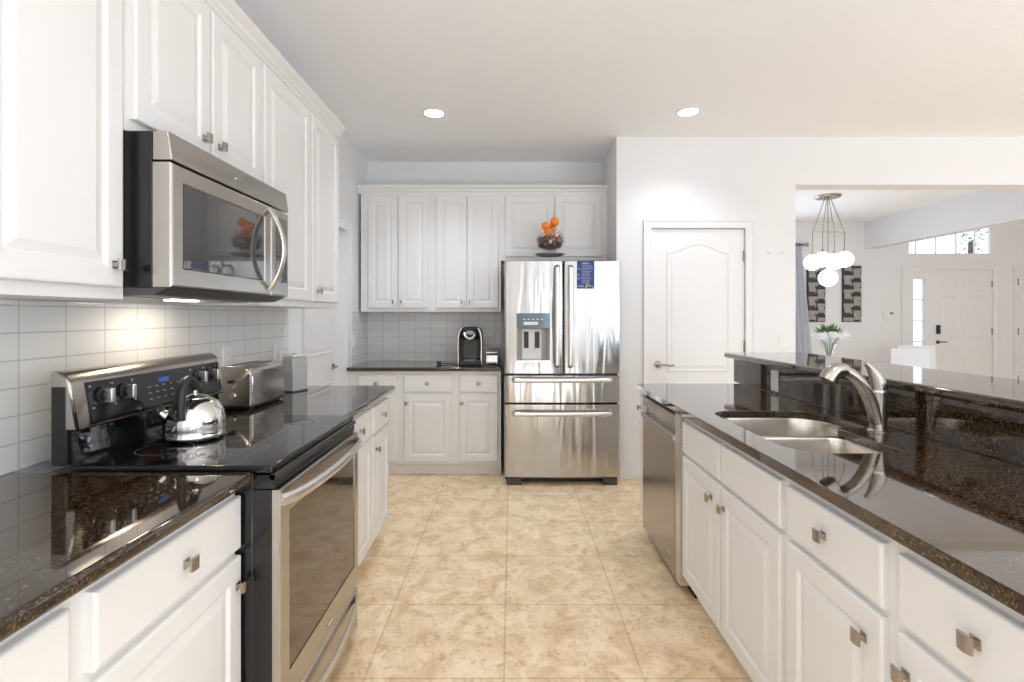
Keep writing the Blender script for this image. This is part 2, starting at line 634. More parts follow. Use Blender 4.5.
# rear wall and right wall of the open-plan room, with window openings
bm = B()
box(bm, -1.5, .8, -4.6, -4.5, 0, CZ)
box(bm, .8, 1.3, -4.6, -4.5, 0, .3)
box(bm, .8, 1.3, -4.6, -4.5, 2.4, CZ)
box(bm, 1.3, 2.1, -4.6, -4.5, 0, CZ)
box(bm, 2.1, 2.6, -4.6, -4.5, 0, .3)
box(bm, 2.1, 2.6, -4.6, -4.5, 2.4, CZ)
box(bm, 2.6, 3.3, -4.6, -4.5, 0, CZ)
box(bm, 3.3, 5.9, -4.6, -4.5, 2.35, CZ)
box(bm, 5.9, 10.1, -4.6, -4.5, 0, CZ)
struct('wall_rear', bm, M['wall'], origin=(3, -4.5, 0))
bm = B()
box(bm, 10, 10.1, -4.5, -2.1, 0, CZ)
box(bm, 10, 10.1, 2.5, 8, 0, FZ)
box(bm, 10, 10.1, -2.1, 2.5, 0, .4)
box(bm, 10, 10.1, -2.1, 2.5, 2.4, CZ)
struct('wall_right', bm, M['wall'], origin=(10, 0, 0))


def window(n, side, f, u0, u1, v0, v1, cols, rows, xs=None, fw=.03, bar=.018):
    mp = mapper(side, f)
    bm = B()
    def add(a, b_, c, d, q0=-.05, q1=-.01):
        vs = [bm.verts.new(mp(x, y, z)) for x in (a, b_) for y in (c, d) for z in (q0, q1)]
        for fc in ((0, 1, 3, 2), (4, 6, 7, 5), (0, 4, 5, 1), (2, 3, 7, 6), (0, 2, 6, 4), (1, 5, 7, 3)):
            bm.faces.new([vs[i] for i in fc])
    add(u0, u1, v0, v0 + fw); add(u0, u1, v1 - fw, v1)
    add(u0, u0 + fw, v0 + fw, v1 - fw); add(u1 - fw, u1, v0 + fw, v1 - fw)
    us = xs or [u0 + (u1 - u0) * k / cols for k in range(1, cols)]
    for u in us:
        add(u - bar / 2, u + bar / 2, v0 + fw, v1 - fw, -.045, -.02)
    for k in range(1, rows):
        v = v0 + (v1 - v0) * k / rows
        add(u0 + fw, u1 - fw, v - bar / 2, v + bar / 2, -.044, -.021)
    o = struct('window_%d' % n, bm, M['trim'])
    g = link('pane', cbox(mp, u0 + fw, u1 - fw, v0 + fw, v1 - fw, -.034, -.030), M['window'], o)
    return o


window(1, 'B', YF + .01, 6.27, 6.45, .28, 1.925, 1, 5, fw=.008, bar=.02)
window(2, 'B', YF + .01, 6.20, 7.50, 2.307, 2.80, 5, 1, xs=[6.335, 6.65, 6.965, 7.26], fw=.012, bar=.014)
window(3, 'B', YF + .01, 2.85, 4.25, .7, 2.2, 2, 2, fw=.04)
mpw = mapper('B', 0)
for n, (a, b_, c, d) in ((4, (.8, 1.3, .3, 2.4)), (7, (2.1, 2.6, .3, 2.4)), (5, (3.3, 5.9, .0, 2.35))):
    bm = B()
    for k in range(3):
        xx = a + (b_ - a - .06) * k / 2
        box(bm, xx, xx + .06, -4.57, -4.53, c, d)
    box(bm, a, b_, -4.569, -4.531, c, c + .06); box(bm, a, b_, -4.569, -4.531, d - .06, d)
    o = struct('window_%d' % n, bm, M['trim'])
    link('pane', boxm(a + .05, b_ - .05, -4.552, -4.548, c + .05, d - .05), M['window'], o)
bm = B()
for k in range(4):
    yy = -2.1 + 4.54 * k / 3
    box(bm, 10.03, 10.07, yy, yy + .06, .4, 2.4)
box(bm, 10.031, 10.069, -2.1, 2.5, .4, .46); box(bm, 10.031, 10.069, -2.1, 2.5, 2.34, 2.4)
o = struct('window_6', bm, M['trim'])
link('pane', boxm(10.048, 10.052, -2.05, 2.45, .45, 2.35), M['window'], o)

# backsplash tiles
struct('wall_tile_left', boxm(XW, XW + .008, .2, 3.065, .913, 1.384), M['tileL'])
bm = boxm(XW, XW + .008, 4.265, YB - .008, .913, 1.379)
struct('wall_tile_corner', bm, M['tileL'])
struct('wall_tile_back', boxm(XW + .008, -.095, YB - .008, YB, .913, 1.379), M['tileB'])

# baseboards
struct('baseboard_pantry', boxm(XA + .0, 1.08, YP - .014, YP, 0, .10), M['trim'], bevel=.004)
struct('baseboard_opening', boxm(1.99, XO, YP - .014, YP, 0, .10), M['trim'], bevel=.004)


# ------------------------------------------------------------------ doors of the room
def casing(n, mp, u0, u1, v1, cw=.065, t=.02):
    """stepped casing around an opening"""
    bm = B()
    o_ = [(u0 - cw, 0), (u0 - cw, v1 + cw), (u1 + cw, v1 + cw), (u1 + cw, 0)]
    i_ = [(u0, 0), (u0, v1), (u1, v1), (u1, 0)]
    def lerp(s):
        return [(a[0] + (b_[0] - a[0]) * s, a[1] + (b_[1] - a[1]) * s) for a, b_ in zip(o_, i_)]
    prof = [(0, 0), (0, t), (.12, t), (.2, t * .8), (.3, t * .72), (.8, t * .55), (.9, t * .62), (1, t * .5), (1, 0)]
    loops = [[bm.verts.new(mp(u, v, q)) for u, v in lerp(s)] for s, q in prof]
    for a, b_ in zip(loops, loops[1:] + loops[:1]):
        for k in range(3):
            bm.faces.new((a[k], a[k + 1], b_[k + 1], b_[k]))
    return struct('trim_%d' % n, bm, M['trim'])


def panel_outline(u0, u1, v0, v1, arch=0):
    def f(i):
        a, b_, c, d = u0 + i, u1 - i, v0 + i, v1 - i
        pts = [(a, c), (b_, c)]
        if arch:
            n = 14
            for k in range(n + 1):
                s = k / n
                h = arch * (math.sin(PI * s) ** 2) if True else 0
                pts.append((b_ + (a - b_) * s, d + h))
        else:
            pts += [(b_, d), (a, d)]
        return pts
    return f


def house_door(n, mp, u0, u1, v1, panels, w=0.0, t=.035, mat=None):
    """flat slab with sunk/raised panels laid on its face as moulded relief"""
    bm = cbox(mp, u0, u1, .008, v1, w - t, w)
    o = struct('door_%d' % n, bm, mat or M['trim'])
    for (a, b_, c, d, arch) in panels:
        r = rings(B(), mp, panel_outline(a, b_, c, d, arch),
                  [(0, w - .001), (0, w + .0005), (.006, w + .006), (.014, w + .0065), (.020, w + .002), (.034, w + .002), (.048, w + .005), (.052, w + .0052)])
        link('panel', r, mat or M['trim'], o)
    return o


mpP = mapper('B', YP)
dp = house_door(1, mapper('B', YP), 1.150, 1.912, 2.052, [(1.275, 1.795, .88, 1.87, .072), (1.275, 1.795, .22, .80, 0)], w=-.012)
casing(1, mpP, 1.145, 1.917, 2.06)
# lever
bm = B()
lathe(bm, [(.001, 0), (.031, 0), (.031, -.006), (.024, -.011), (.012, -.014), (.011, -.045), (.001, -.047)], (1.205, YP + .012, .942), 20, 'Y')
tube(bm, bez((1.205, YP - .030, .942), (1.25, YP - .038, .952), (1.28, YP - .036, .925), (1.325, YP - .034, .94), 10), .008, 8)
o = link('lever_handle', bm, M['nickel'], dp, smooth=True); o['label'] = 'satin nickel door lever'
for zz in (1.834, 1.09, .30):
    bm = B()
    tube(bm, [(1.914, YP - .004, zz - .045), (1.914, YP - .004, zz + .045)], .007, 8)
    box(bm, 1.895, 1.912, YP + .006, YP + .0125, zz - .043, zz + .043)
    link('hinge', bm, M['nickel'], dp)
# left side door, set back in its jamb
mpL = mapper('L', XW)
dl = house_door(2, mapper('L', XW), 3.37, 4.16, 2.045, [(3.50, 4.04, 1.04, 1.90, 0), (3.50, 4.04, .85 - .6, .82, 0)], w=-.075, t=.035)
casing(2, mpL, 3.36, 4.17, 2.05, cw=.085)
bm = B()
lathe(bm, [(.001, 0), (.028, 0), (.028, .006), (.011, .012), (.010, .035), (.001, .036)], (XW - .075, 4.06, .93), 16, 'X')
tube(bm, bez((XW - .040, 4.06, .93), (XW - .034, 4.02, .945), (XW - .034, 3.99, .92), (XW - .034, 3.95, .93), 8), .008, 8)
link('lever_handle', bm, M['nickel'], dl, smooth=True)
# entry door, six panels
mpF = mapper('B', YF)
pn = []
for a, b_ in ((6.70, 6.98), (7.10, 7.38)):
    pn += [(a, b_, 1.77, 1.92, 0), (a, b_, 1.00, 1.66, 0), (a, b_, .22, .84, 0)]
de = house_door(3, mpF, 6.587, 7.498, 2.058, pn, w=-.004, t=.04)
casing(3, mpF, 6.14, 7.50, 2.06, cw=.065)
bm = cbox(mpF, 6.625, 6.68, 1.06, 1.20, -.004, .022)
o = link('keypad_lock', bm, M['blackplastic'], de, bevel=.008); o['label'] = 'black keypad deadbolt'
bm = B()
lathe(bm, [(.001, 0), (.03, 0), (.03, -.006), (.011, -.012), (.01, -.05), (.001, -.05)], (6.652, YF + .004, .932), 16, 'Y')
tube(bm, [(6.652, YF - .042, .932), (6.70, YF - .046, .94), (6.755, YF - .046, .932)], .009, 8)
link('lever_handle', bm, M['darkgrey'], de, smooth=True)
for zz in (1.84, 1.1, .3):
    link('hinge', cbox(mpF, 7.485, 7.50, zz - .05, zz + .05, .0, .012), M['nickel'], de)
# closet door at the right edge of the foyer
pn = []
for a, b_ in ((7.99, 8.22), (8.34, 8.58)):
    pn += [(a, b_, 1.77, 1.92, 0), (a, b_, 1.00, 1.66, 0), (a, b_, .22, .84, 0)]
dc = house_door(4, mpF, 7.887, 8.698, 2.058, pn, w=-.004, t=.04)
casing(4, mpF, 7.885, 8.70, 2.06)
for zz in (1.87, 1.1, .36):
    link('hinge', cbox(mpF, 7.885, 7.905, zz - .055, zz + .055, .0, .012), M['nickel'], dc)

# ------------------------------------------------------------------ cabinet builders
DZ0, DZ1 = .125, .685      # door
RZ0, RZ1 = .705, .848      # drawer front


def base_unit(side, f, depth, u0, u1, drawers, doors, label, name='base_cabinet', toe=.06):
    """f = face-frame plane; doors: (u0,u1,knob_u or None), drawers: (u0,u1,knob)"""
    mp = mapper(side, f)
    c = mp((u0 + u1) / 2, 0, -depth / 2)
    t = thing(name, (c[0], c[1], 0), label, 'cabinet', None)
    bm = cbox(mp, u0, u1, .10, .879, -depth, 0)
    link('body', bm, M['cab'], t, bevel=.0015)
    link('toe_kick', cbox(mp, u0, u1, .0, .10, -depth + .05, -toe), M['cab'], t)
    for a, b_, k in drawers:
        d = link('drawer_front', slab_bm(mp, a, b_, RZ0, RZ1), M['cab'], t)
        if k is not None:
            knob_at(mp, k, .778, .02, d)
    for a, b_, k in doors:
        d = link('door', door_bm(mp, a, b_, DZ0, DZ1), M['cab'], t)
        if k is not None:
            knob_at(mp, k, .612, .02, d)
    return t


def wall_unit(side, f, depth, u0, u1, z0, z1, doors, label, dz0=None, dz1=2.41, kz=None):
    mp = mapper(side, f)
    c = mp((u0 + u1) / 2, z0, -depth / 2)
    t = thing('wall_cabinet', c, label, 'cabinet')
    link('body', cbox(mp, u0, u1, z0, z1, -depth, 0), M['cab'], t, bevel=.0015)
    d0 = dz0 if dz0 is not None else z0 + .032
    for a, b_, k in doors:
        d = link('door', door_bm(mp, a, b_, d0, dz1, fr=.052), M['cab'], t)
        if k is not None:
            knob_at(mp, k, kz or d0 + .062, .02, d)
    return t


def crown(side, f, u0, u1, z0, label, ret=None):
    """small crown along the top of a run of wall cabinets"""
    mp = mapper(side, f)
    prof = [(-.03, z0), (.004, z0), (.006, z0 + .014), (.016, z0 + .020), (.020, z0 + .034), (.038, z0 + .050), (.044, z0 + .060), (.044, z0 + .068), (-.03, z0 + .068)]
    bm = B()
    a = [bm.verts.new(mp(u0, v, q)) for q, v in prof]
    b_ = [bm.verts.new(mp(u1, v, q)) for q, v in prof]
    n = len(prof)
    for k in range(n):
        bm.faces.new((a[k], a[(k + 1) % n], b_[(k + 1) % n], b_[k]))
    bm.faces.new(a); bm.faces.new(b_[::-1])
    return tag(link('crown_moulding', bm, M['cab']), label, 'moulding')


LF = -.760      # left base face-frame
UF = -1.065     # left uppers face-frame
RY0, RY1 = 1.378, 2.092     # range
SL = .912       # top of granite

# left base cabinets
base_unit('L', LF, .605, .33, .862, [(.37, .842, .61)], [(.37, .842, .80)],
          'white base cabinet nearest the lower left corner, only its upper corner showing')
base_unit('L', LF, .605, .862, RY0 - .004, [(.890, 1.372, 1.137)], [(.890, 1.372, 1.350)],
          'white base cabinet with wide drawer directly left of the black oven')
base_unit('L', LF, .605, RY1 + .004, 2.672, [(2.13, 2.655, 2.44)], [(2.13, 2.655, 2.20)],
          'white base cabinet touching the far side of the oven, under the toaster counter')
base_unit('L', LF, .605, 2.672, 3.04, [(2.69, 3.02, 2.86)], [(2.69, 3.02, 2.735)],
          'narrow white base cabinet at the far end of the toaster counter')

# left uppers
wall_unit('L', UF, .30, .56, 1.372, 1.385, 2.44, [(.59, .962, .63), (.968, 1.348, 1.318)],
          'large white wall cabinet at upper left, cut by the picture edge', kz=1.475)
wall_unit('L', UF, .30, 1.374, 2.106, 1.853, 2.44, [(1.392, 1.737, 1.700), (1.752, 2.092, 1.79)],
          'short two-door white wall cabinet above the microwave', dz0=1.888, kz=1.945)
wall_unit('L', UF, .30, 2.108, 3.06, 1.385, 2.44, [(2.122, 2.606, None), (2.630, 3.030, 2.70)],
          'tall two-door white wall cabinet right of the microwave', kz=1.475)
crown('L', UF, .50, 3.075, 2.432, 'white crown moulding along the left wall cabinets')

# back base cabinets
BF = 4.19
base_unit('B', BF, .57, -1.37, -.955, [(-1.28, -.965, -1.13)], [(-1.28, -.965, -1.24)],
          'white back-wall base cabinet in the corner, mostly behind the toaster counter')
base_unit('B', BF, .57, -.955, -.465, [(-.898, -.505, -.70)], [(-.898, -.505, -.874)],
          'white back-wall base cabinet, middle of three, below the black coffee plug')
base_unit('B', BF, .57, -.465, -.088, [(-.432, -.114, -.273)], [(-.432, -.114, -.413)],
          'white back-wall base cabinet beside the refrigerator, under the coffee maker')
# back uppers
UB = 4.465
wall_unit('B', UB, .295, -1.345, -.705, 1.378, 2.44, [(-1.277, -1.016, -1.045), (-1.006, -.738, -.972)],
          'two-door white wall cabinet at the back left, next to the corner', dz1=2.405, kz=1.465)
wall_unit('B', UB, .295, -.705, -.094, 1.378, 2.44, [(-.671, -.401, -.433), (-.391, -.118, -.363)],
          'two-door white wall cabinet above the coffee maker', dz1=2.405, kz=1.465)
t = wall_unit('B', UB, .295, -.094, XA - .002, 1.835, 2.44, [(-.054, .375, None), (.388, .800, None)],
              'short white wall cabinet above the refrigerator, behind the fruit bowl', dz0=1.868, dz1=2.405)
crown('B', UB, -1.372, XA - .002, 2.432, 'white crown moulding along the back wall cabinets')

# right (island) cabinets
RF = .820
base_unit('R', RF, .60, .60, 1.058, [(.684, 1.038, .861)], [(.684, 1.038, 1.013)],
          'white island cabinet in the lower right corner with drawer and door')
base_unit('R', RF, .60, 1.058, 1.478, [(1.082, 1.458, 1.281)], [(1.082, 1.458, 1.135)],
          'white island cabinet with one drawer and door, second from the lower right corner')
# sink base must stay hollow under the bowls
mp = mapper('R', RF)
t = thing('sink_cabinet', (1.1, 1.93, 0), 'white island sink cabinet with two doors and two knobless false drawers', 'cabinet')
bm = cbox(mp, 1.478, 2.366, .10, .55, -.60, 0)
box(bm, RF, RF + .02, 1.478, 2.366, .55, .879)
box(bm, RF + .02, RF + .6, 1.478, 1.49, .55, .879)
box(bm, RF + .02, RF + .6, 2.354, 2.366, .55, .879)
link('body', bm, M['cab'], t)
link('toe_kick', cbox(mp, 1.478, 2.366, 0, .10, -.55, -.06), M['cab'], t)
for a, b_, k in ((1.935, 2.345, 2.005), (1.495, 1.918, 1.885)):
    link('false_drawer_front', slab_bm(mp, a, b_, RZ0, RZ1), M['cab'], t)
    d = link('door', door_bm(mp, a, b_, DZ0, DZ1), M['cab'], t)
    knob_at(mp, k, .612, .02, d)
base_unit('R', RF, .60, 3.052, 3.13, [], [],
          'very narrow white cabinet closing the far end of the island, past the dishwasher', name='filler_cabinet')
fl = bpy.data.objects['filler_cabinet']
o = link('door', slab_bm(mp, 3.056, 3.126, DZ0, RZ1), M['cab'], fl)
knob_at(mp, 3.09, .775, .02, o)

# ------------------------------------------------------------------ worktops
def poly_slab(bm, pts, z0, z1):
    a = [bm.verts.new((x, y, z0)) for x, y in pts]
    b_ = [bm.verts.new((x, y, z1)) for x, y in pts]
    n = len(pts)
    for k in range(n):
        bm.faces.new((a[k], a[(k + 1) % n], b_[(k + 1) % n], b_[k]))
    bm.faces.new(a[::-1]); bm.faces.new(b_)
    return bm


def slab(name, bm, label, cat='worktop', bev=.011, **k):
    o = link(name, bm, M['granite'], bevel=bev, **k)
    o.modifiers['bevel'].segments = 5
    return tag(o, label, cat)


slab('granite_worktop', boxm(XW, -.712, .30, RY0 - .001, .880, SL), 'dark brown granite worktop at lower left, in front of the range')
slab('granite_worktop', poly_slab(B(), [(XW, RY1 + .002), (-.712, RY1 + .002), (-.712, 3.065), (-.716, 3.078), (-.728, 3.082), (XW, 3.082)], .880, SL),
     'dark granite worktop under the toaster, beyond the range')
slab('granite_worktop', boxm(XW, -.078, 4.152, YB, .880, SL), 'dark granite worktop along the back wall under the coffee maker')
# island worktop with an undermount sink cutout (boolean of an outline done by hand: bridge outer and hole loops)
outer = [(.783, .30), (1.453, .30), (1.453, 3.165), (.815, 3.165), (.790, 3.155), (.783, 3.13)]


def smooth_loop(ctrl, n=6):
    """closed Catmull-Rom through ctrl"""
    out = []
    m = len(ctrl)
    for i in range(m):
        p0, p1, p2, p3 = [Vector(ctrl[(i + j - 1) % m]) for j in range(4)]
        for k in range(n):
            s = k / n
            out.append(.5 * ((2 * p1) + (p2 - p0) * s + (2 * p0 - 5 * p1 + 4 * p2 - p3) * s * s + (3 * p1 - p0 - 3 * p2 + p3) * s ** 3))
    return out


def rrect(x0, x1, y0, y1, rs, n=6):
    """rounded rect; rs = radii for corners (x0y0, x1y0, x1y1, x0y1)"""
    pts = []
    for (cx, cy, sx, sy, a0), r in zip(((x0, y0, 1, 1, PI), (x1, y0, -1, 1, 1.5 * PI), (x1, y1, -1, -1, 0), (x0, y1, 1, -1, .5 * PI)), rs):
        for k in range(n + 1):
            a = a0 + .5 * PI * k / n
            pts.append((cx + sx * r + r * math.cos(a), cy + sy * r + r * math.sin(a)))
    return pts


# outline of the cutout: big far bowl, step in front of the faucet, smaller near bowl
hole = []
def arc(cx, cy, r, a0, a1, n=6):
    return [(cx + r * math.cos(R(a0 + (a1 - a0) * k / n)), cy + r * math.sin(R(a0 + (a1 - a0) * k / n))) for k in range(n + 1)]
NX0, NX1, NY0, NY1 = .885, 1.240, 1.560, 1.890    # near bowl
FX0, FX1, FY0, FY1 = .885, 1.365, 1.915, 2.255    # far bowl
hole += arc(NX0 + .13, NY0 + .13, .13, 180, 270)
hole += arc(NX1 - .035, NY0 + .035, .035, 270, 360)
hole += arc(NX1 + .03, FY0 + .02 - .04, .03, 180, 90, 4)
hole += arc(FX1 - .04, FY0 + .04 - .01, .04, 270, 360, 4)
hole += arc(FX1 - .13, FY1 - .13, .13, 0, 90)
hole += arc(FX0 + .10, FY1 - .10, .10, 90, 180)


def holed_slab(outer, hole, z0, z1):
    bm = B()
    res = []
    for z in (z0, z1):
        lo = [bm.verts.new((x, y, z)) for x, y in outer]
        lh = [bm.verts.new((x, y, z)) for x, y in hole]
        eo = [bm.edges.new((lo[k], lo[(k + 1) % len(lo)])) for k in range(len(lo))]
        eh = [bm.edges.new((lh[k], lh[(k + 1) % len(lh)])) for k in range(len(lh))]
        bmesh.ops.triangle_fill(bm, use_beauty=True, use_dissolve=False, edges=eo + eh)
        res.append((lo, lh))
    for i in (0, 1):
        a, b_ = res[0][i], res[1][i]
        n = len(a)
        for k in range(n):
            bm.faces.new((a[k], a[(k + 1) % n], b_[(k + 1) % n], b_[k]))
    return bm


slab('granite_worktop', holed_slab(outer, hole, .880, SL), 'long dark granite island worktop around the double sink', bev=.008)

# sink: two bowls of one steel pressing
t = thing('kitchen_sink', (1.1, 1.9, .70), 'double-bowl undermount stainless sink in the island worktop', 'sink')


def bowl(x0, x1, y0, y1, rs, depth, nm):
    bm = B()
    lv = [(-.012, .8795), (0.0, .8795), (.003, .87), (.008, .80), (.02, .88 - depth + .03), (.045, .88 - depth + .004), (.07, .88 - depth)]
    loops = []
    for ins, z in lv:
        rr = [max(.01, r - ins * .6) for r in rs]
        loops.append([bm.verts.new((x, y, z)) for x, y in rrect(x0 + ins, x1 - ins, y0 + ins, y1 - ins, rr)])
    for a, b_ in zip(loops, loops[1:]):
        n = len(a)
        for k in range(n):
            bm.faces.new((a[k], a[(k + 1) % n], b_[(k + 1) % n], b_[k]))
    bm.faces.new(loops[-1])
    o = link(nm, bm, M['sink'], t, smooth=True)
    bm = B()
    cx, cy = (x0 + x1) / 2, (y0 + y1) / 2
    lathe(bm, [(.045, .002), (.04, .004), (.03, .002), (.0, .001)], (cx, cy, .88 - depth), 20)
    link('drain', bm, M['chrome'], o, smooth=True)


bowl(NX0 - .004, NX1 + .004, NY0 - .004, NY1, [.13, .035, .05, .05], .17, 'bowl')
bowl(FX0 - .004, FX1 + .004, FY0, FY1 + .004, [.05, .05, .13, .10], .20, 'bowl')

# bar wall clad in granite and raised bar top
BX = 1.453
bm = boxm(BX + .02, BX + .14, .25, 3.25, 0, 1.066)
struct('wall_bar', bm, M['wall'])
tag(link('granite_splashback', boxm(BX, BX + .02, .25, 3.27, .9125, 1.066), M['granite'], bevel=.002),
    'dark granite splashback standing behind the island sink', 'splashback')
slab('bar_top', poly_slab(B(), [(1.462, .25), (1.92, .25), (1.92, 3.31), (1.425, 3.31), (1.402, 3.30), (1.395, 3.275)], 1.068, 1.100),
     'raised glossy granite bar top above the island splashback', 'bar top')

# ------------------------------------------------------------------ electric range
t = thing('electric_range', (-.98, (RY0 + RY1) / 2, 0), 'freestanding stainless and black electric range with glass cooktop', 'oven')
y0, y1 = RY0 + .001, RY1 - .001
OX = -.655
link('body', boxm(-1.29, -.715, y0 + .002, y1 - .002, .04, .905), M['black'], t, bevel=.003)
for xx in (-1.22, -.80):
    for yy in (y0 + .06, y1 - .06):
        link('foot', tube(B(), [(xx, yy, 0), (xx, yy, .045)], .018, 10), M['blackplastic'], t)
# cooktop
bm = poly_slab(B(), [(-1.22, y0), (-.70, y0), (-.660, y0), (-.660, y1), (-1.22, y1)], .906, .926)
o = link('cooktop', bm, M['blackglass'], t, bevel=.005)
for (cx, cy, r) in ((-.86, 1.56, .105), (-.86, 1.93, .085), (-1.08, 1.56, .075), (-1.08, 1.93, .105)):
    bm = B()
    lathe(bm, [(r, .9262), (r + .0025, .9265), (r + .003, .9262)], (cx, cy, 0), 40, close=False)
    link('burner_ring', bm, M['darkgrey'], o)
bm = B()
tube(bm, [(-.660, y0 + .004, .896), (-.660, y1 - .004, .896)], .0105, 10)
box(bm, -.715, -.656, y0 + .004, y1 - .004, .862, .900)
link('front_rail', bm, M['black'], t, smooth=True)
# door: stainless frame with glass
mp = mapper('L', -.715)
bm = B()
a0, a1 = y0 + .004, y1 - .004
W0, W1, V0, V1 = y0 + .062, y1 - .050, .318, .782
out = [(a0, .222), (a1, .222), (a1, .858), (a0, .858)]
inn = [(W0, V0), (W1, V0), (W1, V1), (W0, V1)]
q = .075
lo = [[bm.verts.new(mp(u, v, w_)) for u, v in ring] for ring, w_ in ((out, 0), (out, q - .022), (out, q - .004), ([(a0 + .004, .226), (a1 - .004, .226), (a1 - .004, .854), (a0 + .004, .854)], q), (inn, q), (inn, q - .010))]
for a, b_ in zip(lo, lo[1:]):
    for k in range(4):
        bm.faces.new((a[k], a[(k + 1) % 4], b_[(k + 1) % 4], b_[k]))
bm.faces.new(lo[-1]); bm.faces.new(lo[0][::-1])
dr = link('oven_door', bm, M['steel'], t)
for k in range(4):
    pass
dr.data.materials.append(M['black'])
for p in dr.data.polygons:
    if max(abs(p.normal.y), abs(p.normal.z)) > .9 and p.center.x + dr['_o'][0] < -.665:
        p.material_index = 1
o = link('door_glass', cbox(mp, W0 + .001, W1 - .001, V0 + .001, V1 - .001, q - .010, q - .003), M['ovenglass'], dr); o['label'] = 'smoked oven door glass'
bm = B()
hz = .826
pts = [(-.640 + .046 * math.sin(PI * min(1, max(0, s))) ** .45 * 1.0, a0 + .012 + (a1 - a0 - .024) * s, hz) for s in [k / 20 for k in range(21)]]
tube(bm, pts, [(.017, .0085)] * len(pts), 12)
link('door_handle', bm, M['steelx'], dr, smooth=True)
# bottom drawer
bm = rings(B(), mp, rect(a0, a1, .045, .214), [(0, 0), (0, .050), (0, .068), (.004, .073), (.010, .075)])
dd = link('storage_drawer', bm, M['steel'], t)
dd.data.materials.append(M['black'])
for p in dd.data.polygons:
    if max(abs(p.normal.y), abs(p.normal.z)) > .9 and p.center.x + dd['_o'][0] < -.668:
        p.material_index = 1
bm = B()
n = 20
for s in range(n + 1):
    pass
pts = [(-.640 + .030 * math.sin(PI * k / n) ** .6, a0 + .03 + (a1 - a0 - .06) * k / n, .182 - .028 * math.sin(PI * k / n)) for k in range(n + 1)]
tube(bm, pts, [(.014, .006)] * len(pts), 10)
link('drawer_handle', bm, M['steelx'], dd, smooth=True)
bm = B()
tube(bm, [(-.639, y0 + .36, .262), (-.639, y0 + .40, .262)], .004, 8)
link('badge', bm, M['chrome'], dr)
# backguard
bm = B()
prof = [(-1.275, .926), (-1.212, .926), (-1.212, .935), (-1.222, 1.018), (-1.275, 1.018)]
a = [bm.verts.new((x, y0 + .008, z)) for x, z in prof]; b_ = [bm.verts.new((x, y1 - .008, z)) for x, z in prof]
for k in range(5):
    bm.faces.new((a[k], a[(k + 1) % 5], b_[(k + 1) % 5], b_[k]))
bm.faces.new(a); bm.faces.new(b_)
link('backguard_base', bm, M['blackglass'], t)
bm = B()
prof = [(-1.275, 1.020), (-1.200, 1.020), (-1.197, 1.026), (-1.220, 1.150), (-1.230, 1.172), (-1.250, 1.185), (-1.265, 1.187), (-1.275, 1.182)]
n = len(prof)
a = [bm.verts.new((x, y0 - .0, z)) for x, z in prof]; b_ = [bm.verts.new((x, y1, z)) for x, z in prof]
for k in range(n):
    bm.faces.new((a[k], a[(k + 1) % n], b_[(k + 1) % n], b_[k]))
bm.faces.new(a); bm.faces.new(b_)
bg_ = link('backguard', bm, M['steel'], t, bevel=.008)
bm = boxm(-1.270, -1.228, y0 - .0015, y0 + .02, .926, 1.145)
link('end_cap', bm, M['blackplastic'], t, bevel=.004)
# control glass, on the slightly leaning face
def cf(z):      # x of the leaning face at z
    return -1.197 - (z - 1.026) * (.023 / .124)
bm = B()
vs = []
for yy in (y0 + .05, y1 - .022):
    for z in (1.038, 1.150):
        vs += [bm.verts.new((cf(z) - .001, yy, z)), bm.verts.new((cf(z) + .003, yy, z))]
for f in ((0, 1, 3, 2), (4, 6, 7, 5), (0, 4, 5, 1), (2, 3, 7, 6), (0, 2, 6, 4), (1, 5, 7, 3)):
    bm.faces.new([vs[i] for i in f])
cp = link('control_panel', bm, M['panelglass'], t)
for yy in (1.478, 1.562, 1.930, 2.010):
    bm = B()
    zc = 1.106
    x = cf(zc) + .003
    lathe(bm, [(.026, 0), (.026, .006), (.021, .008)], (x, yy, zc), 24, 'X')
    kb = link('knob_skirt', bm, M['blackplastic'], t)
    bm = B()
    lathe(bm, [(.017, .008), (.016, .018), (.014, .020)], (x, yy, zc), 24, 'X')
    kk = link('control_knob', bm, M['blackplastic'], t)
    link('grip', boxm(x + .008, x + .034, yy - .008, yy + .008, zc - .021, zc + .021), M['steelx'], kk, bevel=.003)
bm = B()
for k in range(4):
    pass
z = 1.115
box(bm, cf(z) + .0032, cf(z) + .0038, 1.715, 1.765, 1.112, 1.128)
link('clock_display', bm, M['bluelcd'], cp)
bm = B()
random.seed(3)
for yy in (1.44, 1.52, 1.60, 1.89, 1.97, 2.05):
    for z in (1.075, 1.137):
        box(bm, cf(z) + .0032, cf(z) + .0036, yy - .004, yy + .004, z - .0025, z + .0025)
for i in range(5):
    for j in range(3):
        z = 1.062 + j * .02
        yy = 1.66 + i * .035
        box(bm, cf(z) + .0032, cf(z) + .0036, yy, yy + .014, z, z + .003)
link('lettering', bm, M['grey'], cp)['kind'] = 'stuff'

# ------------------------------------------------------------------ microwave
MX = -.936
m0, m1 = 1.374, 2.095
t = thing('microwave', (-1.15, (m0 + m1) / 2, 1.42), 'stainless over-the-range microwave with dark window and curved handle', 'microwave')
bm = boxm(-1.362, MX - .052, m0, m1, 1.418, 1.850)
link('casing', bm, M['black'], t, bevel=.003)
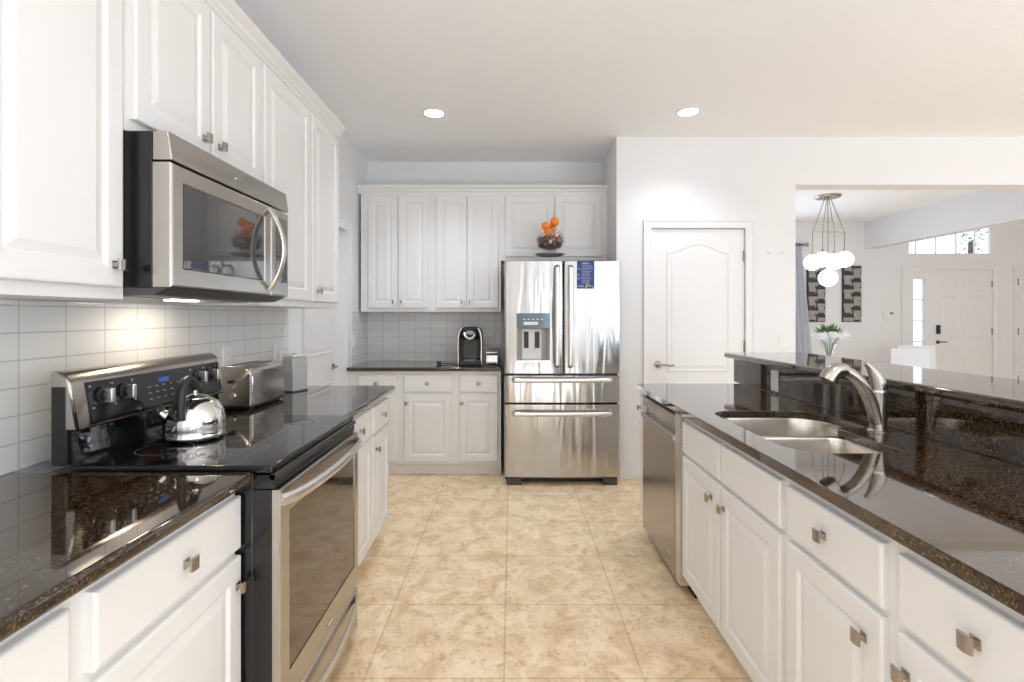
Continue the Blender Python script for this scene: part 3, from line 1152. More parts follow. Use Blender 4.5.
# hood underside
bm = B()
vs = []
prof = [(-1.35, 1.404), (-1.06, 1.396), (-.99, 1.398), (-.945, 1.419), (-1.35, 1.419)]
a = [bm.verts.new((x, m0 + .004, z)) for x, z in prof]; b_ = [bm.verts.new((x, m1 - .004, z)) for x, z in prof]
for k in range(5):
    bm.faces.new((a[k], a[(k + 1) % 5], b_[(k + 1) % 5], b_[k]))
bm.faces.new(a); bm.faces.new(b_)
un = link('underside', bm, M['darkgrey'], t)
bm = B()
for yy in (1.42, 1.89):
    link('grease_filter', boxm(-1.26, -1.10, yy, yy + .19, 1.394, 1.4035), M['grey'], un)
bm.free()
bm = boxm(-1.225, -1.175, 1.76, 1.88, 1.393, 1.402)
link('hood_lamp', bm, M['uplamp'], un)
lm = area('hood_lamp_light', (-1.20, 1.82, 1.392), (0, R(0), 0), .05, .12, 1.1, (1, .80, .56))
# vent strip
bm = B()
def extr(prof, ya, yb, bm=None):
    bm = bm or B()
    a = [bm.verts.new((x, ya, z)) for x, z in prof]; b_ = [bm.verts.new((x, yb, z)) for x, z in prof]
    n = len(prof)
    for k in range(n):
        bm.faces.new((a[k], a[(k + 1) % n], b_[(k + 1) % n], b_[k]))
    bm.faces.new(a); bm.faces.new(b_)
    return bm
bm = extr([(MX - .051, 1.770), (MX + .001, 1.770), (MX + .002, 1.776), (MX - .008, 1.850), (MX - .051, 1.850)], m0, m1)
vs_ = link('vent_strip', bm, M['steel'], t, bevel=.003)
bm = B()
tube(bm, [(MX - .0025, 1.70, 1.808), (MX - .0025, 1.76, 1.808)], .004, 6)
link('badge', bm, M['chrome'], vs_)
# door
DY1 = 1.945
mp = mapper('L', MX - .050)
lo_ = []
bm = B()
out = rect(m0, DY1, 1.420, 1.764)
inn = rect(1.427, 1.891, 1.477, 1.713)
q = .052
for ring, w_ in ((out(0), 0), (out(0), q - .006), (out(.002), q - .002), (out(.006), q), (inn(-.006), q), (inn(0), q - .005)):
    lo_.append([bm.verts.new(mp(u, v, w_)) for u, v in ring])
for a, b_ in zip(lo_, lo_[1:]):
    for k in range(4):
        bm.faces.new((a[k], a[(k + 1) % 4], b_[(k + 1) % 4], b_[k]))
bm.faces.new(lo_[-1]); bm.faces.new(lo_[0][::-1])
d = link('door', bm, M['steel'], t)
link('door_window', cbox(mp, 1.4275, 1.8905, 1.4775, 1.7125, q - .005, q - .001), M['mirrorglass'], d)
pts = [(MX + .003 + .058 * math.sin(PI * k / 18) ** .8, 1.925, 1.440 + .31 * k / 18) for k in range(19)]
bm = tube(B(), pts, [(.007, .014)] * 19, 12)
link('door_handle', bm, M['steelx'], d, smooth=True)
# control side
bm = rings(B(), mp, rect(DY1 + .003, m1, 1.420, 1.764), [(0, 0), (0, q - .006), (.002, q - .002), (.006, q)])
cpn = link('control_side', bm, M['steel'], t)
bm = cbox(mp, 1.985, 2.075, 1.475, 1.735, q - .002, q + .0015)
kp = link('keypad', bm, M['mirrorglass'], cpn)

# ------------------------------------------------------------------ dishwasher
t = thing('dishwasher', (1.1, 2.71, 0), 'stainless dishwasher built into the island near its far end', 'dishwasher')
mp = mapper('R', RF)
link('tub', cbox(mp, 2.384, 3.046, .08, .872, -.58, -.005), M['darkgrey'], t)
bm = B()
# panel profile in (z, out): pocket handle cut near the top
prof = [(.055, -.004), (.055, .016), (.060, .020), (.725, .020), (.730, .028), (.752, .030), (.756, .026), (.752, -.001), (.803, -.001), (.806, .020), (.852, .020), (.857, .014), (.857, -.004)]
u0, u1 = 2.452, 3.044
a = [bm.verts.new(mp(u0, v, q)) for v, q in prof]; b_ = [bm.verts.new(mp(u1, v, q)) for v, q in prof]
n = len(prof)
for k in range(n):
    bm.faces.new((a[k], a[(k + 1) % n], b_[(k + 1) % n], b_[k]))
bm.faces.new(a); bm.faces.new(b_)
fp = link('front_panel', bm, M['dish'], t)
link('side_strip', cbox(mp, 2.372, 2.448, .06, .866, -.5, .018), M['steelx'], t)
link('badge', cbox(mp, 2.515, 2.565, .135, .150, .020, .0212), M['chrome'], fp)
link('toe_plate', cbox(mp, 2.372, 3.046, 0, .054, -.5, -.05), M['blackplastic'], t)

# ------------------------------------------------------------------ refrigerator
t = thing('refrigerator', (.40, 4.3, 0), 'stainless french-door refrigerator with two lower drawers', 'refrigerator')
FXL, FXR, FXM = -.057, .860, .411
FY = 3.94
link('case', boxm(FXL + .004, FXR - .010, FY + .075, 4.755, .03, 1.760), M['darkgrey'], t, bevel=.004)
link('base_grille', boxm(FXL + .10, FXR - .10, FY + .09, FY + .12, .012, .06), M['black'], t)
for xx in (FXL + .02, FXR - .135):
    o = link('foot', boxm(xx, xx + .115, FY + .02, FY + .10, 0, .055), M['darkgrey'], t, bevel=.006)


def curved_front(u0, u1, v0, v1, bulge=.016, e=.012, n=14, hole=None):
    """front skin of a fridge door, very slightly bowed across its width, closed block"""
    bm = B()
    yb = FY + .070
    cols = []
    for k in range(n + 1):
        s = k / n
        ed = min(s, 1 - s) * (u1 - u0)
        rr = 0 if ed >= e else e - math.sqrt(max(0, e * e - (e - ed) ** 2))
        cols.append((u0 + (u1 - u0) * s, FY + rr + bulge * ((2 * s - 1) ** 2) * .5))
    # refine near ends
    us = sorted(set([0, .004 / (u1 - u0), .009 / (u1 - u0), e / (u1 - u0)] + [1 - x for x in (0, .004 / (u1 - u0), .009 / (u1 - u0), e / (u1 - u0))] + [k / n for k in range(1, n)]))
    cols = []
    for s in us:
        ed = min(s, 1 - s) * (u1 - u0)
        rr = 0 if ed >= e else e - math.sqrt(max(0, e * e - (e - ed) ** 2))
        cols.append((u0 + (u1 - u0) * s, FY + rr + bulge * ((2 * s - 1) ** 2) * .5))
    def loop(v):
        return [bm.verts.new((x, y, v)) for x, y in cols] + [bm.verts.new((u1, yb, v)), bm.verts.new((u0, yb, v))]
    a, b_ = loop(v0), loop(v1)
    m = len(a)
    for k in range(m):
        bm.faces.new((a[k], a[(k + 1) % m], b_[(k + 1) % m], b_[k]))
    bm.faces.new(a); bm.faces.new(b_)
    return bm


def fridge_part(name, bm):
    o = link(name, bm, M['fridge'], t, smooth=True)
    return o


# left door is pieced round the dispenser bay
DX0, DX1, DZa, DZb = .040, .304, .985, 1.362
ld = fridge_part('left_door', curved_front(FXL, FXM - .004, .888, 1.773))
cut = boxm(DX0, DX1, FY - .05, FY + .060, DZa, DZb)
me = bpy.data.meshes.new('cutter'); cut.to_mesh(me); cut.free()
co = bpy.data.objects.new('cutter', me); COL.objects.link(co)
bpy.context.view_layer.update()
md = ld.modifiers.new('cut', 'BOOLEAN'); md.object = co; md.operation = 'DIFFERENCE'; md.solver = 'EXACT'
dg = bpy.context.evaluated_depsgraph_get()
nm = bpy.data.meshes.new_from_object(ld.evaluated_get(dg))
ld.modifiers.clear(); ld.data = nm
bpy.data.objects.remove(co)
rd = fridge_part('right_door', curved_front(FXM + .004, FXR, .888, 1.773))
d1 = fridge_part('middle_drawer', curved_front(FXL, FXR, .658, .868, .022))
d2 = fridge_part('freezer_drawer', curved_front(FXL, FXR, .068, .640, .022))
link('gasket', boxm(FXL + .01, FXR - .012, FY + .0605, FY + .074, .07, 1.76), M['black'], t)


def bar(p0, p1, stand, parent, r=(.010, .019), inset=.03):
    p0, p1 = Vector(p0), Vector(p1)
    d_ = (p1 - p0).normalized()
    f = Vector((0, -stand, 0))
    pts = [p0, p0 + f * .6 + d_ * .004, p0 + f + d_ * .02] + [p0 + f + (p1 - p0) * s for s in (.1, .3, .5, .7, .9)] + [p1 + f - d_ * .02, p1 + f * .6 - d_ * .004, p1]
    bm = tube(B(), pts, [r] * len(pts), 12, up=(0, -1, 0) if abs(d_.z) < .5 else (0, -1, 0))
    o = link('door_handle' if abs(d_.z) > .5 else 'drawer_handle', bm, M['steelx'], parent, smooth=True)
    return o


bar((.357, FY + .003, .940), (.357, FY + .003, 1.735), .055, ld)
bar((.462, FY + .003, .940), (.462, FY + .003, 1.735), .055, rd)
bar((.010, FY + .003, .838), (.790, FY + .003, .838), .055, d1)
bar((.010, FY + .003, .575), (.790, FY + .003, .575), .055, d2)
# dispenser: lit control panel above a grey recess with two paddles
bm = cbox(mapper('B', FY), DX0, DX1, 1.245, DZb, -.055, .001)
dz = link('dispenser_panel', bm, M['bluegreen'], ld)
bm = B()
box(bm, DX0 + .055, DX0 + .17, FY - .004, FY + .0, 1.27, 1.295)
for k in range(5):
    box(bm, DX0 + .05 + k * .035, DX0 + .07 + k * .035, FY - .0035, FY, 1.31, 1.318)
link('indicator_lights', bm, M['plate'], dz)
bm = B()
box(bm, DX0 + .001, DX1 - .001, FY + .054, FY + .0595, DZa + .001, 1.244)
box(bm, DX0 + .001, DX0 + .012, FY + .004, FY + .054, DZa + .001, 1.244)
box(bm, DX1 - .012, DX1 - .001, FY + .004, FY + .054, DZa + .001, 1.244)
dn = link('dispenser_recess', bm, M['grey'], ld)
link('back_plate', boxm(DX0 + .045, DX1 - .065, FY + .0535, FY + .0538, DZa + .008, 1.236), M['plate'], dn)
for xx in (.118, .205):
    pb = link('paddle', boxm(xx - .018, xx + .018, FY + .040, FY + .0534, 1.07, 1.215), M['blackplastic'], ld, bevel=.004)
    link('paddle_tip', boxm(xx - .017, xx + .017, FY + .034, FY + .0398, 1.065, 1.085), M['plate'], pb)
link('drip_tray', boxm(DX0 + .001, DX1 - .001, FY - .006, FY + .054, DZa - .012, DZa + .006), M['steelx'], ld, bevel=.002)
link('badge', boxm(.70, .80, FY - .0005, FY + .012, 1.655, 1.663), M['chrome'], rd)

# leaflet on the right door
t = thing('leaflet', (.585, FY - .003, 1.55), 'blue leaflet with pale print stuck to the refrigerator door', 'leaflet')
mp = mapper('B', FY - .0005)
bm = cbox(mp, .516, .652, 1.556, 1.773, .0012, .003)
link('sheet', bm, M['blue'], t)
bm = B()
random.seed(5)
def addq(a, b_, c, d):
    vs = [bm.verts.new(mp(*p, .0034)) for p in ((a, c), (b_, c), (b_, d), (a, d))]
    bm.faces.new(vs)
addq(.555, .61, 1.748, 1.760)
for k in range(13):
    z = 1.735 - k * .0115
    a = .545 + random.random() * .01
    addq(a, a + .06 + random.random() * .03, z, z + .004)
for z in (1.712, 1.665, 1.635):
    addq(.522, .536, z - .006, z + .006)
addq(.525, .57, 1.568, 1.582)
link('print', bm, M['print'], t)
random.seed(8)
bm = B()
for k in range(9):
    lathe(bm, [(.0, -.004), (.007, 0), (.0, .004)], (.585 + random.random() * .055, FY - .006, 1.563 + random.random() * .028), 8, 'Y')
link('flower_picture', bm, M['lime'], t)

# ------------------------------------------------------------------ fruit bowl on the refrigerator
bx, by = .318, 4.13
t = thing('pedestal_dish', (bx, by, 1.760), 'low grey pedestal dish on top of the refrigerator, under the glass bowl', 'dish')
bm = lathe(B(), [(.0, .0), (.055, .0), (.052, .006), (.014, .014), (.012, .060), (.02, .068), (.0, .070)], (bx, by, 1.7605), 28)
link('foot', bm, M['clear'], t, smooth=True)
bm = lathe(B(), [(.0, .0), (.085, .004), (.125, .018), (.122, .021), (.085, .010), (.0, .008)], (bx, by, 1.831), 36)
link('plate', bm, M['dull'], t, smooth=True)
t = thing('glass_bowl', (bx, by, 1.84), 'clear goblet-shaped glass bowl full of fruit above the refrigerator', 'bowl')
gz = 1.8405
prof = [(.03, 0), (.03, .004), (.010, .010), (.010, .026), (.045, .034), (.095, .062), (.118, .105), (.116, .140), (.098, .180), (.090, .200)]
prof2 = [(r - .003, h + (.003 if k < 6 else 0)) for k, (r, h) in enumerate(prof)][4:][::-1]
bm = lathe(B(), [(0, 0)] + prof + prof2 + [(0, .037)], (bx, by, gz), 36, close=False)
link('vessel', bm, M['clear'], t, smooth=True)


def fruit(name, c, r, mat, label, cat, group=None, sq=1.0):
    bm = B()
    prof = [(r * math.sin(PI * k / 12), -r * sq * math.cos(PI * k / 12)) for k in range(13)]
    prof[0] = (0, prof[0][1] + r * .05); prof[-1] = (0, prof[-1][1] - r * .06)
    lathe(bm, prof, c, 18, close=False)
    th = link(name, bm, mat, smooth=True, origin=c)
    tag(th, label, cat, group)
    if name in ('orange', 'lime'):
        b2 = lathe(B(), [(0, 0), (r * .12, 0), (r * .10, r * .06), (0, r * .08)], (c[0], c[1], c[2] + r * sq * .93), 8)
        link('stem_end', b2, M['leaf'], th)
    return th


og = 'oranges heaped in the glass bowl'
for (px, py, dy, r, lab) in ((545.7, 226, -.01, .036, 'upper left orange poking above the glass bowl rim'),
                             (554.5, 222, .0, .038, 'topmost orange on the heap in the glass bowl'),
                             (548.2, 232.5, -.05, .037, 'orange at the front middle of the glass bowl heap, paler and lower'),
                             (556.5, 237, -.02, .034, 'reddish orange low on the right inside the glass bowl'),
                             (552.0, 229, .065, .034, 'orange half hidden behind the others in the glass bowl')):
    Y = by + dy
    fruit('orange', ((px - 511.5) * Y / 500, Y, H - (py - 316) * Y / 500), r, M['orange'], lab, 'orange', og)
pc = 0
spots = []
random.seed(12)
for lay, (zz, rad, cnt) in enumerate(((1.914, .034, 4), (1.930, .074, 7), (1.966, .082, 8), (1.945, .03, 3), (1.975, .03, 3))):
    for k in range(cnt):
        a = 2 * PI * k / cnt + lay * .5
        spots.append((bx + rad * math.cos(a), by + rad * math.sin(a), zz))
ol = None
for k, s in enumerate(spots):
    if k == 0:
        ol = fruit('plum', s, .0265, M['plum'], 'small dark purple fruit in the lower half of the glass bowl', 'fruit', 'small dark fruits filling the glass bowl')
    else:
        c = ol.copy(); COL.objects.link(c); c.location = s
fruit('lime', (bx + .004, by - .075, 1.931 + .012), .022, M['lime'], 'pale green fruit showing at the front of the glass bowl', 'fruit')

# ------------------------------------------------------------------ kettle
kx, ky, kz = -1.076, 1.700, .9275
t = thing('kettle', (kx, ky, kz), 'polished steel whistling kettle with black handle on the cooktop', 'kettle')
prof = [(0, 0), (.084, 0), (.090, .004), (.092, .010), (.092, .016), (.090, .020), (.0925, .036), (.091, .066), (.084, .096), (.069, .120), (.050, .133), (.036, .137), (.0, .138)]
link('body', lathe(B(), prof, (kx, ky, kz), 40, close=False), M['chrome'], t, smooth=True)
link('lid', lathe(B(), [(.040, .133), (.041, .139), (.030, .145), (.012, .148), (.008, .151), (.011, .160), (.0, .163)], (kx, ky, kz), 28, close=False), M['chrome'], t, smooth=True)
pts = bez((kx + .012, ky - .088, kz + .075), (kx + .005, ky - .092, kz + .225), (kx - .02, ky - .0, kz + .245), (kx - .012, ky + .070, kz + .105), 18)
link('handle', tube(B(), pts, [(.012 + .003 * math.sin(PI * k / 18), .014) for k in range(19)], 12), M['blackplastic'], t, smooth=True)
pts = bez((kx - .050, ky - .040, kz + .070), (kx - .062, ky - .050, kz + .078), (kx - .070, ky - .058, kz + .088), (kx - .078, ky - .064, kz + .102), 8)
sp = link('spout', tube(B(), pts, [.024, .023, .021, .019, .018, .017, .016, .0155, .015], 14), M['chrome'], t, smooth=True)
link('whistle', tube(B(), [(kx - .076, ky - .062, kz + .098), (kx - .083, ky - .068, kz + .112)], .018, 14), M['blackplastic'], sp, smooth=True)
link('logo', boxm(kx + .093, kx + .0962, ky - .055, ky - .03, kz + .052, kz + .055), M['darkgrey'], t)

# ------------------------------------------------------------------ toaster
t = thing('toaster', (-1.27, 2.43, SL), 'brushed steel two-slot toaster on the worktop beyond the range', 'toaster')
tx0, tx1, ty0, ty1 = -1.345, -1.178, 2.262, 2.600
bm = B()
# cross-section across X, rounded shoulders; long along Y
sec = []
zb, zt = SL + .022, SL + .198
for a in range(0, 91, 15):
    sec.append((tx1 - .035 + .035 * math.cos(R(a)), zt - .035 + .035 * math.sin(R(a))))
for a in range(90, 181, 15):
    sec.append((tx0 + .035 + .035 * math.cos(R(a)), zt - .035 + .035 * math.sin(R(a))))
sec = [(tx1 + .0, zb)] + sec + [(tx0 - .0, zb)]
def sect(ins, y):
    cx = (tx0 + tx1) / 2
    return [bm.verts.new((cx + (x - cx) * (1 - ins * 8), y, zb + (z - zb) * (1 - ins * 4))) for x, z in sec]
lp = [sect(.010, ty0), sect(.004, ty0 + .004), sect(0, ty0 + .014), sect(0, ty1 - .014), sect(.004, ty1 - .004), sect(.010, ty1)]
for a, b_ in zip(lp, lp[1:]):
    for k in range(len(a)):
        bm.faces.new((a[k], a[(k + 1) % len(a)], b_[(k + 1) % len(a)], b_[k]))
bm.faces.new(lp[0]); bm.faces.new(lp[-1])
bd = link('housing', bm, M['steel'], t, smooth=True)
for xx in (-1.292, -1.232):
    link('slot', boxm(xx - .014, xx + .014, ty0 + .05, ty1 - .05, SL + .19, SL + .1992), M['blackplastic'], bd)
link('base', boxm(tx0 + .006, tx1 - .004, ty0 + .008, ty1 - .008, SL + .008, SL + .024), M['blackplastic'], t, bevel=.003)
for xx in (tx0 + .02, tx1 - .03):
    for yy in (ty0 + .02, ty1 - .04):
        link('foot', boxm(xx, xx + .014, yy, yy + .02, SL, SL + .009), M['blackplastic'], t)
# chrome corner trim on the near end
bm = B()
for k in range(7):
    pass
pts = [(tx1 - .001, ty0 + .014, zb + .002), (tx1 - .001, ty0 + .014, zt - .05), (tx1 - .012, ty0 + .012, zt - .012), (tx1 - .045, ty0 + .012, zt - .001), (tx0 + .045, ty0 + .012, zt - .001)]
link('edge_trim', tube(bm, pts, .0045, 8), M['chrome'], bd, smooth=True)
lv = link('lever', boxm(-1.275, -1.245, ty0 - .022, ty0 + .001, SL + .125, SL + .137), M['blackplastic'], t, bevel=.003)
link('dial', lathe(B(), [(.0, -.014), (.013, -.014), (.015, 0)], (-1.26, ty0 + .002, SL + .065), 18, 'Y', close=False), M['chrome'], t, smooth=True)

# ------------------------------------------------------------------ canister beside the toaster
t = thing('storage_canister', (-1.235, 2.86, SL), 'frosted grey rectangular canister with steel lid behind the toaster', 'canister')
def rotbox(cx, cy, hx, hy, z0, z1, ang):
    bm = boxm(-hx, hx, -hy, hy, z0, z1)
    bmesh.ops.rotate(bm, verts=bm.verts, matrix=Matrix.Rotation(ang, 3, 'Z'))
    bmesh.ops.translate(bm, verts=bm.verts, vec=(cx, cy, 0))
    return bm
ang = R(-22)
link('jar', rotbox(-1.238, 2.858, .040, .055, SL + .006, SL + .196, ang), M['frost'], t, bevel=.004)
link('base', rotbox(-1.238, 2.858, .041, .056, SL, SL + .007, ang), M['darkgrey'], t)
ldm = link('lid', rotbox(-1.238, 2.858, .042, .057, SL + .196, SL + .210, ang), M['chrome'], t, bevel=.003)
link('lid_grip', rotbox(-1.238, 2.858, .022, .006, SL + .210, SL + .217, ang), M['chrome'], ldm)

# ------------------------------------------------------------------ faucet
fx, fy = 1.366, 1.862
t = thing('faucet', (fx, fy, SL), 'brushed nickel pull-out faucet with lever behind the sink', 'faucet')
link('base', lathe(B(), [(.0, 0), (.036, 0), (.036, .004), (.031, .008), (.0, .008)], (fx, fy, SL), 28), M['nickel'], t, smooth=True)
link('body', tube(B(), [(fx, fy, SL + .004), (fx, fy, SL + .04), (fx + .002, fy, SL + .10), (fx + .003, fy, SL + .150)], [.0285, .0265, .0265, .0275], 22), M['nickel'], t, smooth=True)
pts = bez((fx - .004, fy, SL + .030), (fx - .030, fy, SL + .150), (fx - .085, fy, SL + .215), (fx - .135, fy - .0, SL + .226), 14)
link('spout', tube(B(), pts, [.0265 - .0005 * k for k in range(15)], 18), M['nickel'], t, smooth=True)
pts = [(fx - .118, fy, SL + .222), (fx - .135, fy, SL + .229), (fx - .158, fy, SL + .228), (fx - .176, fy, SL + .212), (fx - .190, fy, SL + .188)]
o = link('spray_head', tube(B(), pts, [.020, .025, .028, .030, .031], 20), M['nickel'], t, smooth=True)
link('nozzle', tube(B(), [(fx - .189, fy, SL + .190), (fx - .192, fy, SL + .184)], .023, 18), M['darkgrey'], o)
pts = bez((fx + .003, fy, SL + .150), (fx + .002, fy, SL + .185), (fx - .014, fy, SL + .225), (fx - .045, fy + .004, SL + .252), 10)
lv = link('lever', tube(B(), pts, [.0275, .0272, .0265, .0255, .024, .022, .0195, .0165, .0135, .011, .009], 18), M['nickel'], t, smooth=True)
link('collar', tube(B(), [(fx + .003, fy, SL + .146), (fx + .003, fy, SL + .1535)], .0282, 22), M['chrome'], t)

# ------------------------------------------------------------------ coffee maker
cx, cy = -.360, 4.40
t = thing('coffee_maker', (cx, cy, SL), 'black and silver single-cup coffee maker on the back worktop', 'coffee maker')
link('drip_base', boxm(cx - .085, cx + .10, cy - .10, cy + .14, SL, SL + .045), M['blackplastic'], t, bevel=.008)
link('rear_tower', boxm(cx - .095, cx + .10, cy + .01, cy + .14, SL + .04, SL + .30), M['blackplastic'], t, bevel=.015)
bm = B()
for s in (-1, 1):
    tube(bm, bez((cx + s * .098, cy - .06, SL + .01), (cx + s * .100, cy - .06, SL + .16), (cx + s * .112, cy - .06, SL + .28), (cx + s * .070, cy - .06, SL + .325), 10), [(.013, .030)] * 11, 10, up=(1, 0, 0))
link('side_bands', bm, M['steelx'], t, smooth=True)
bm = lathe(B(), [(.0, 0), (.080, 0), (.094, .02), (.098, .065), (.088, .095), (.05, .108), (.0, .110)], (cx + .002, cy - .01, SL + .225), 32, close=False)
hd = link('brew_head', bm, M['blackplastic'], t, smooth=True)
bm = B()
n = 16
for k in range(n):
    pass
tube(bm, [(cx + .045 * math.cos(PI + PI * k / n), cy - .112 + 0.0, SL + .285 + .050 * math.sin(PI + PI * k / n)) for k in range(n + 1)], [(.010, .012)] * (n + 1), 8, up=(0, -1, 0))
link('front_handle', bm, M['chrome'], hd, smooth=True)
link('display', boxm(cx - .028, cx + .028, cy - .112, cy - .085, SL + .270, SL + .300), M['grey'], hd, bevel=.004)
link('mug_recess_back', boxm(cx - .055, cx + .055, cy - .002, cy + .012, SL + .05, SL + .22), M['darkgrey'], t)
link('drip_grid', boxm(cx - .05, cx + .05, cy - .095, cy - .01, SL + .045, SL + .049), M['grey'], t)
# plug and cord
t = thing('power_cord', (-.62, 4.42, SL), 'black cord and plug lying left of the coffee maker', 'cord')
pts = bez((-.445, 4.44, SL + .006), (-.52, 4.40, SL + .006), (-.55, 4.44, SL + .006), (-.625, 4.42, SL + .012), 12)
link('cable', tube(B(), pts, .0045, 8), M['blackplastic'], t, smooth=True)
link('plug', tube(B(), [(-.620, 4.42, SL + .012), (-.650, 4.42, SL + .014), (-.662, 4.42, SL + .022)], [.011, .013, .008], 10), M['blackplastic'], t, smooth=True)
# small silver appliance
t = thing('pod_holder', (-.175, 4.40, SL), 'small silver box between the coffee maker and the refrigerator', 'pod box')
link('box', boxm(-.225, -.115, 4.35, 4.46, SL + .004, SL + .115), M['steelx'], t, bevel=.008)
link('top_panel', boxm(-.218, -.122, 4.346, 4.352, SL + .085, SL + .105), M['blackplastic'], t)
link('lower_slot', boxm(-.210, -.130, 4.346, 4.352, SL + .012, SL + .024), M['blackplastic'], t)
bm = B()
for xx in (-.20, -.15):
    tube(bm, bez((xx, 4.44, SL + .11), (xx, 4.44, SL + .15), (xx + .04, 4.44, SL + .15), (xx + .04, 4.44, SL + .11), 8), .003, 6)
link('carry_wire', bm, M['blackplastic'], t)
t = thing('charger_cable', (-.10, 4.5, SL), 'thin black looped cable against the refrigerator side', 'cord')
pts = [(-.105 + .012 * math.sin(k * .9), 4.50 + .01 * math.cos(k), SL + .006 + .016 * abs(math.sin(k * .5)) * (k % 5)) for k in range(9)]
link('loop', tube(B(), pts, .0025, 6), M['blackplastic'], t, smooth=True)


# ------------------------------------------------------------------ wall plates
def plate(side, f, u, v, label, holes='socket', name='wall_outlet', w_=.036, h_=.058):
    mp = mapper(side, f)
    c = mp(u, v, 0)
    t = thing(name, (c[0], c[1], v - h_), label, 'outlet' if holes == 'socket' else 'switch')
    bm = rings(B(), mp, rect(u - w_, u + w_, v - h_, v + h_), [(0, 0), (0, .003), (.003, .006), (.006, .0065)])
    link('cover_plate', bm, M['plate'], t)
    if holes == 'socket':
        for dv in (.021, -.021):
            s = link('receptacle', cbox(mp, u - .015, u + .015, v + dv - .014, v + dv + .014, .006, .008), M['trim'], t)
            b2 = B()
            for du in (-.006, .006):
                vs = [b2.verts.new(mp(u + du + a, v + dv + b_, .0084)) for a, b_ in ((-.001, -.004), (.001, -.004), (.001, .005), (-.001, .005))]
                b2.faces.new(vs)
            link('slots', b2, M['darkgrey'], s)
    elif holes == 'switch':
        n = max(1, round(w_ / .036))
        for k in range(n):
            uu = u + (k - (n - 1) / 2) * .045
            link('rocker', cbox(mp, uu - .016, uu + .016, v - .033, v + .033, .006, .010), M['trim'], t)
    return t


plate('L', XW + .008, 2.40, 1.142, 'white outlet on the left backsplash just behind the toaster')
plate('L', XW + .008, 2.915, 1.125, 'white outlet on the left backsplash above the toaster far end')
plate('L', XW + .008, 4.345, 1.12, 'white outlet on the short tiled corner wall by the left door')
plate('B', YB - .008, -1.183, 1.11, 'white outlet on the back wall tiles left of the coffee maker')
plate('R', BX, 2.757, .984, 'cream outlet on the granite splashback near the island far end')
plate('R', BX, 1.375, 1.018, 'cream outlet on the granite splashback at the right picture edge')
plate('B', YP, 2.225, 1.13, 'white light switch on the wall right of the pantry door', 'switch', 'light_switch')
for k, (xx, lab) in enumerate(((2.105, 'left screw anchor in the wall right of the pantry door'), (2.22, 'right screw anchor in the wall above the light switch'))):
    t = thing('screw_anchor', (xx, YP, 1.85), lab, 'screw', 'screw anchors right of the pantry door')
    link('head', lathe(B(), [(0, -.006), (.006, -.005), (.008, 0)], (xx, YP, 1.857), 12, 'Y', close=False), M['nickel'], t)

# ------------------------------------------------------------------ ceiling lights
for (xx, yy, lab) in ((-.561, 3.62, 'round recessed ceiling light on the left, over the aisle'),
                      (1.273, 3.60, 'round recessed ceiling light on the right, before the pantry door'),
                      (-.15, .7, 'unseen recessed ceiling light over the near left of the kitchen'),  # unseen near pair, placed to even out the light
                      (1.273, .7, 'unseen recessed ceiling light over the near end of the island'),
                      (-.561, -1.6, 'added unseen fill downlight over the open end of the room, left'),  # rear pair is unseen, added as fill from behind
                      (1.273, -1.6, 'added unseen fill downlight over the open end of the room, right')):
    t = thing('recessed_light', (xx, yy, CZ), lab, 'ceiling light', 'recessed kitchen ceiling lights')
    bm = lathe(B(), [(.068, -.002), (.072, -.006), (.086, -.005), (.090, 0)], (xx, yy, CZ), 36, close=False)
    link('trim_ring', bm, M['trim'], t, smooth=True)
    bm = lathe(B(), [(0, -.0035), (.070, -.003)], (xx, yy, CZ), 36, close=False)
    link('lens', bm, M['lamp'], t)
    ld_ = bpy.data.lights.new('downlight', 'SPOT')
    ld_.energy = {3.62: 52, 3.60: 30, .7: 24}.get(yy, 42)
    ld_.spot_size = R(125); ld_.spot_blend = .8
    ld_.shadow_soft_size = .07
    ld_.color = (.93, .96, 1)
    lo2 = bpy.data.objects.new('downlight', ld_); COL.objects.link(lo2)
    lo2.location = (xx, yy, CZ - .015)

# ------------------------------------------------------------------ dining room
DX, DY = 3.87, 6.12
t = thing('chandelier', (DX, DY, CZ), 'chandelier of five glowing white globes on thin rods over the dining table', 'chandelier')
link('canopy', lathe(B(), [(0, -.028), (.13, -.026), (.145, -.012), (.145, 0), (0, 0)], (DX, DY, CZ), 32, close=False), M['nickel'], t, smooth=True)
gl = [(812.5, 262.5, .097), (822.5, 259.5, .095), (834.5, 261.5, .098), (844.5, 259.5, .100), (828, 278, .105)]
offs = [-.02, .12, -.10, .06, 0]
for k, ((px, py, r), dy) in enumerate(zip(gl, offs)):
    Y = DY + dy
    gx, gzz = (px - 511.5) * Y / 500, H - (py - 316) * Y / 500
    zr = H + 84 * Y / 500
    s = (k - 1.5) * .02 if k < 4 else 0
    bm = tube(B(), [(DX + s, DY, CZ - .02), (gx, Y, zr), (gx, Y, gzz + r * .9)], .0055, 6)
    link('rod', bm, M['nickel'], t)
    g = link('globe', lathe(B(), [(r * math.sin(PI * q_ / 14), -r * math.cos(PI * q_ / 14)) for q_ in range(15)], (gx, Y, gzz), 24, close=False), M['globe'], t, smooth=True)
    link('socket', lathe(B(), [(.018, r * .95), (.018, r + .03), (0, r + .035)], (gx, Y, gzz), 12, close=False), M['nickel'], g)
bm = tube(B(), [((812.5 - 511.5) * 6.1 / 500, 6.1, H + 84 * 6.1 / 500), ((844.5 - 511.5) * 6.18 / 500, 6.18, H + 84 * 6.18 / 500)], .004, 6)
link('spreader_bar', bm, M['nickel'], t)

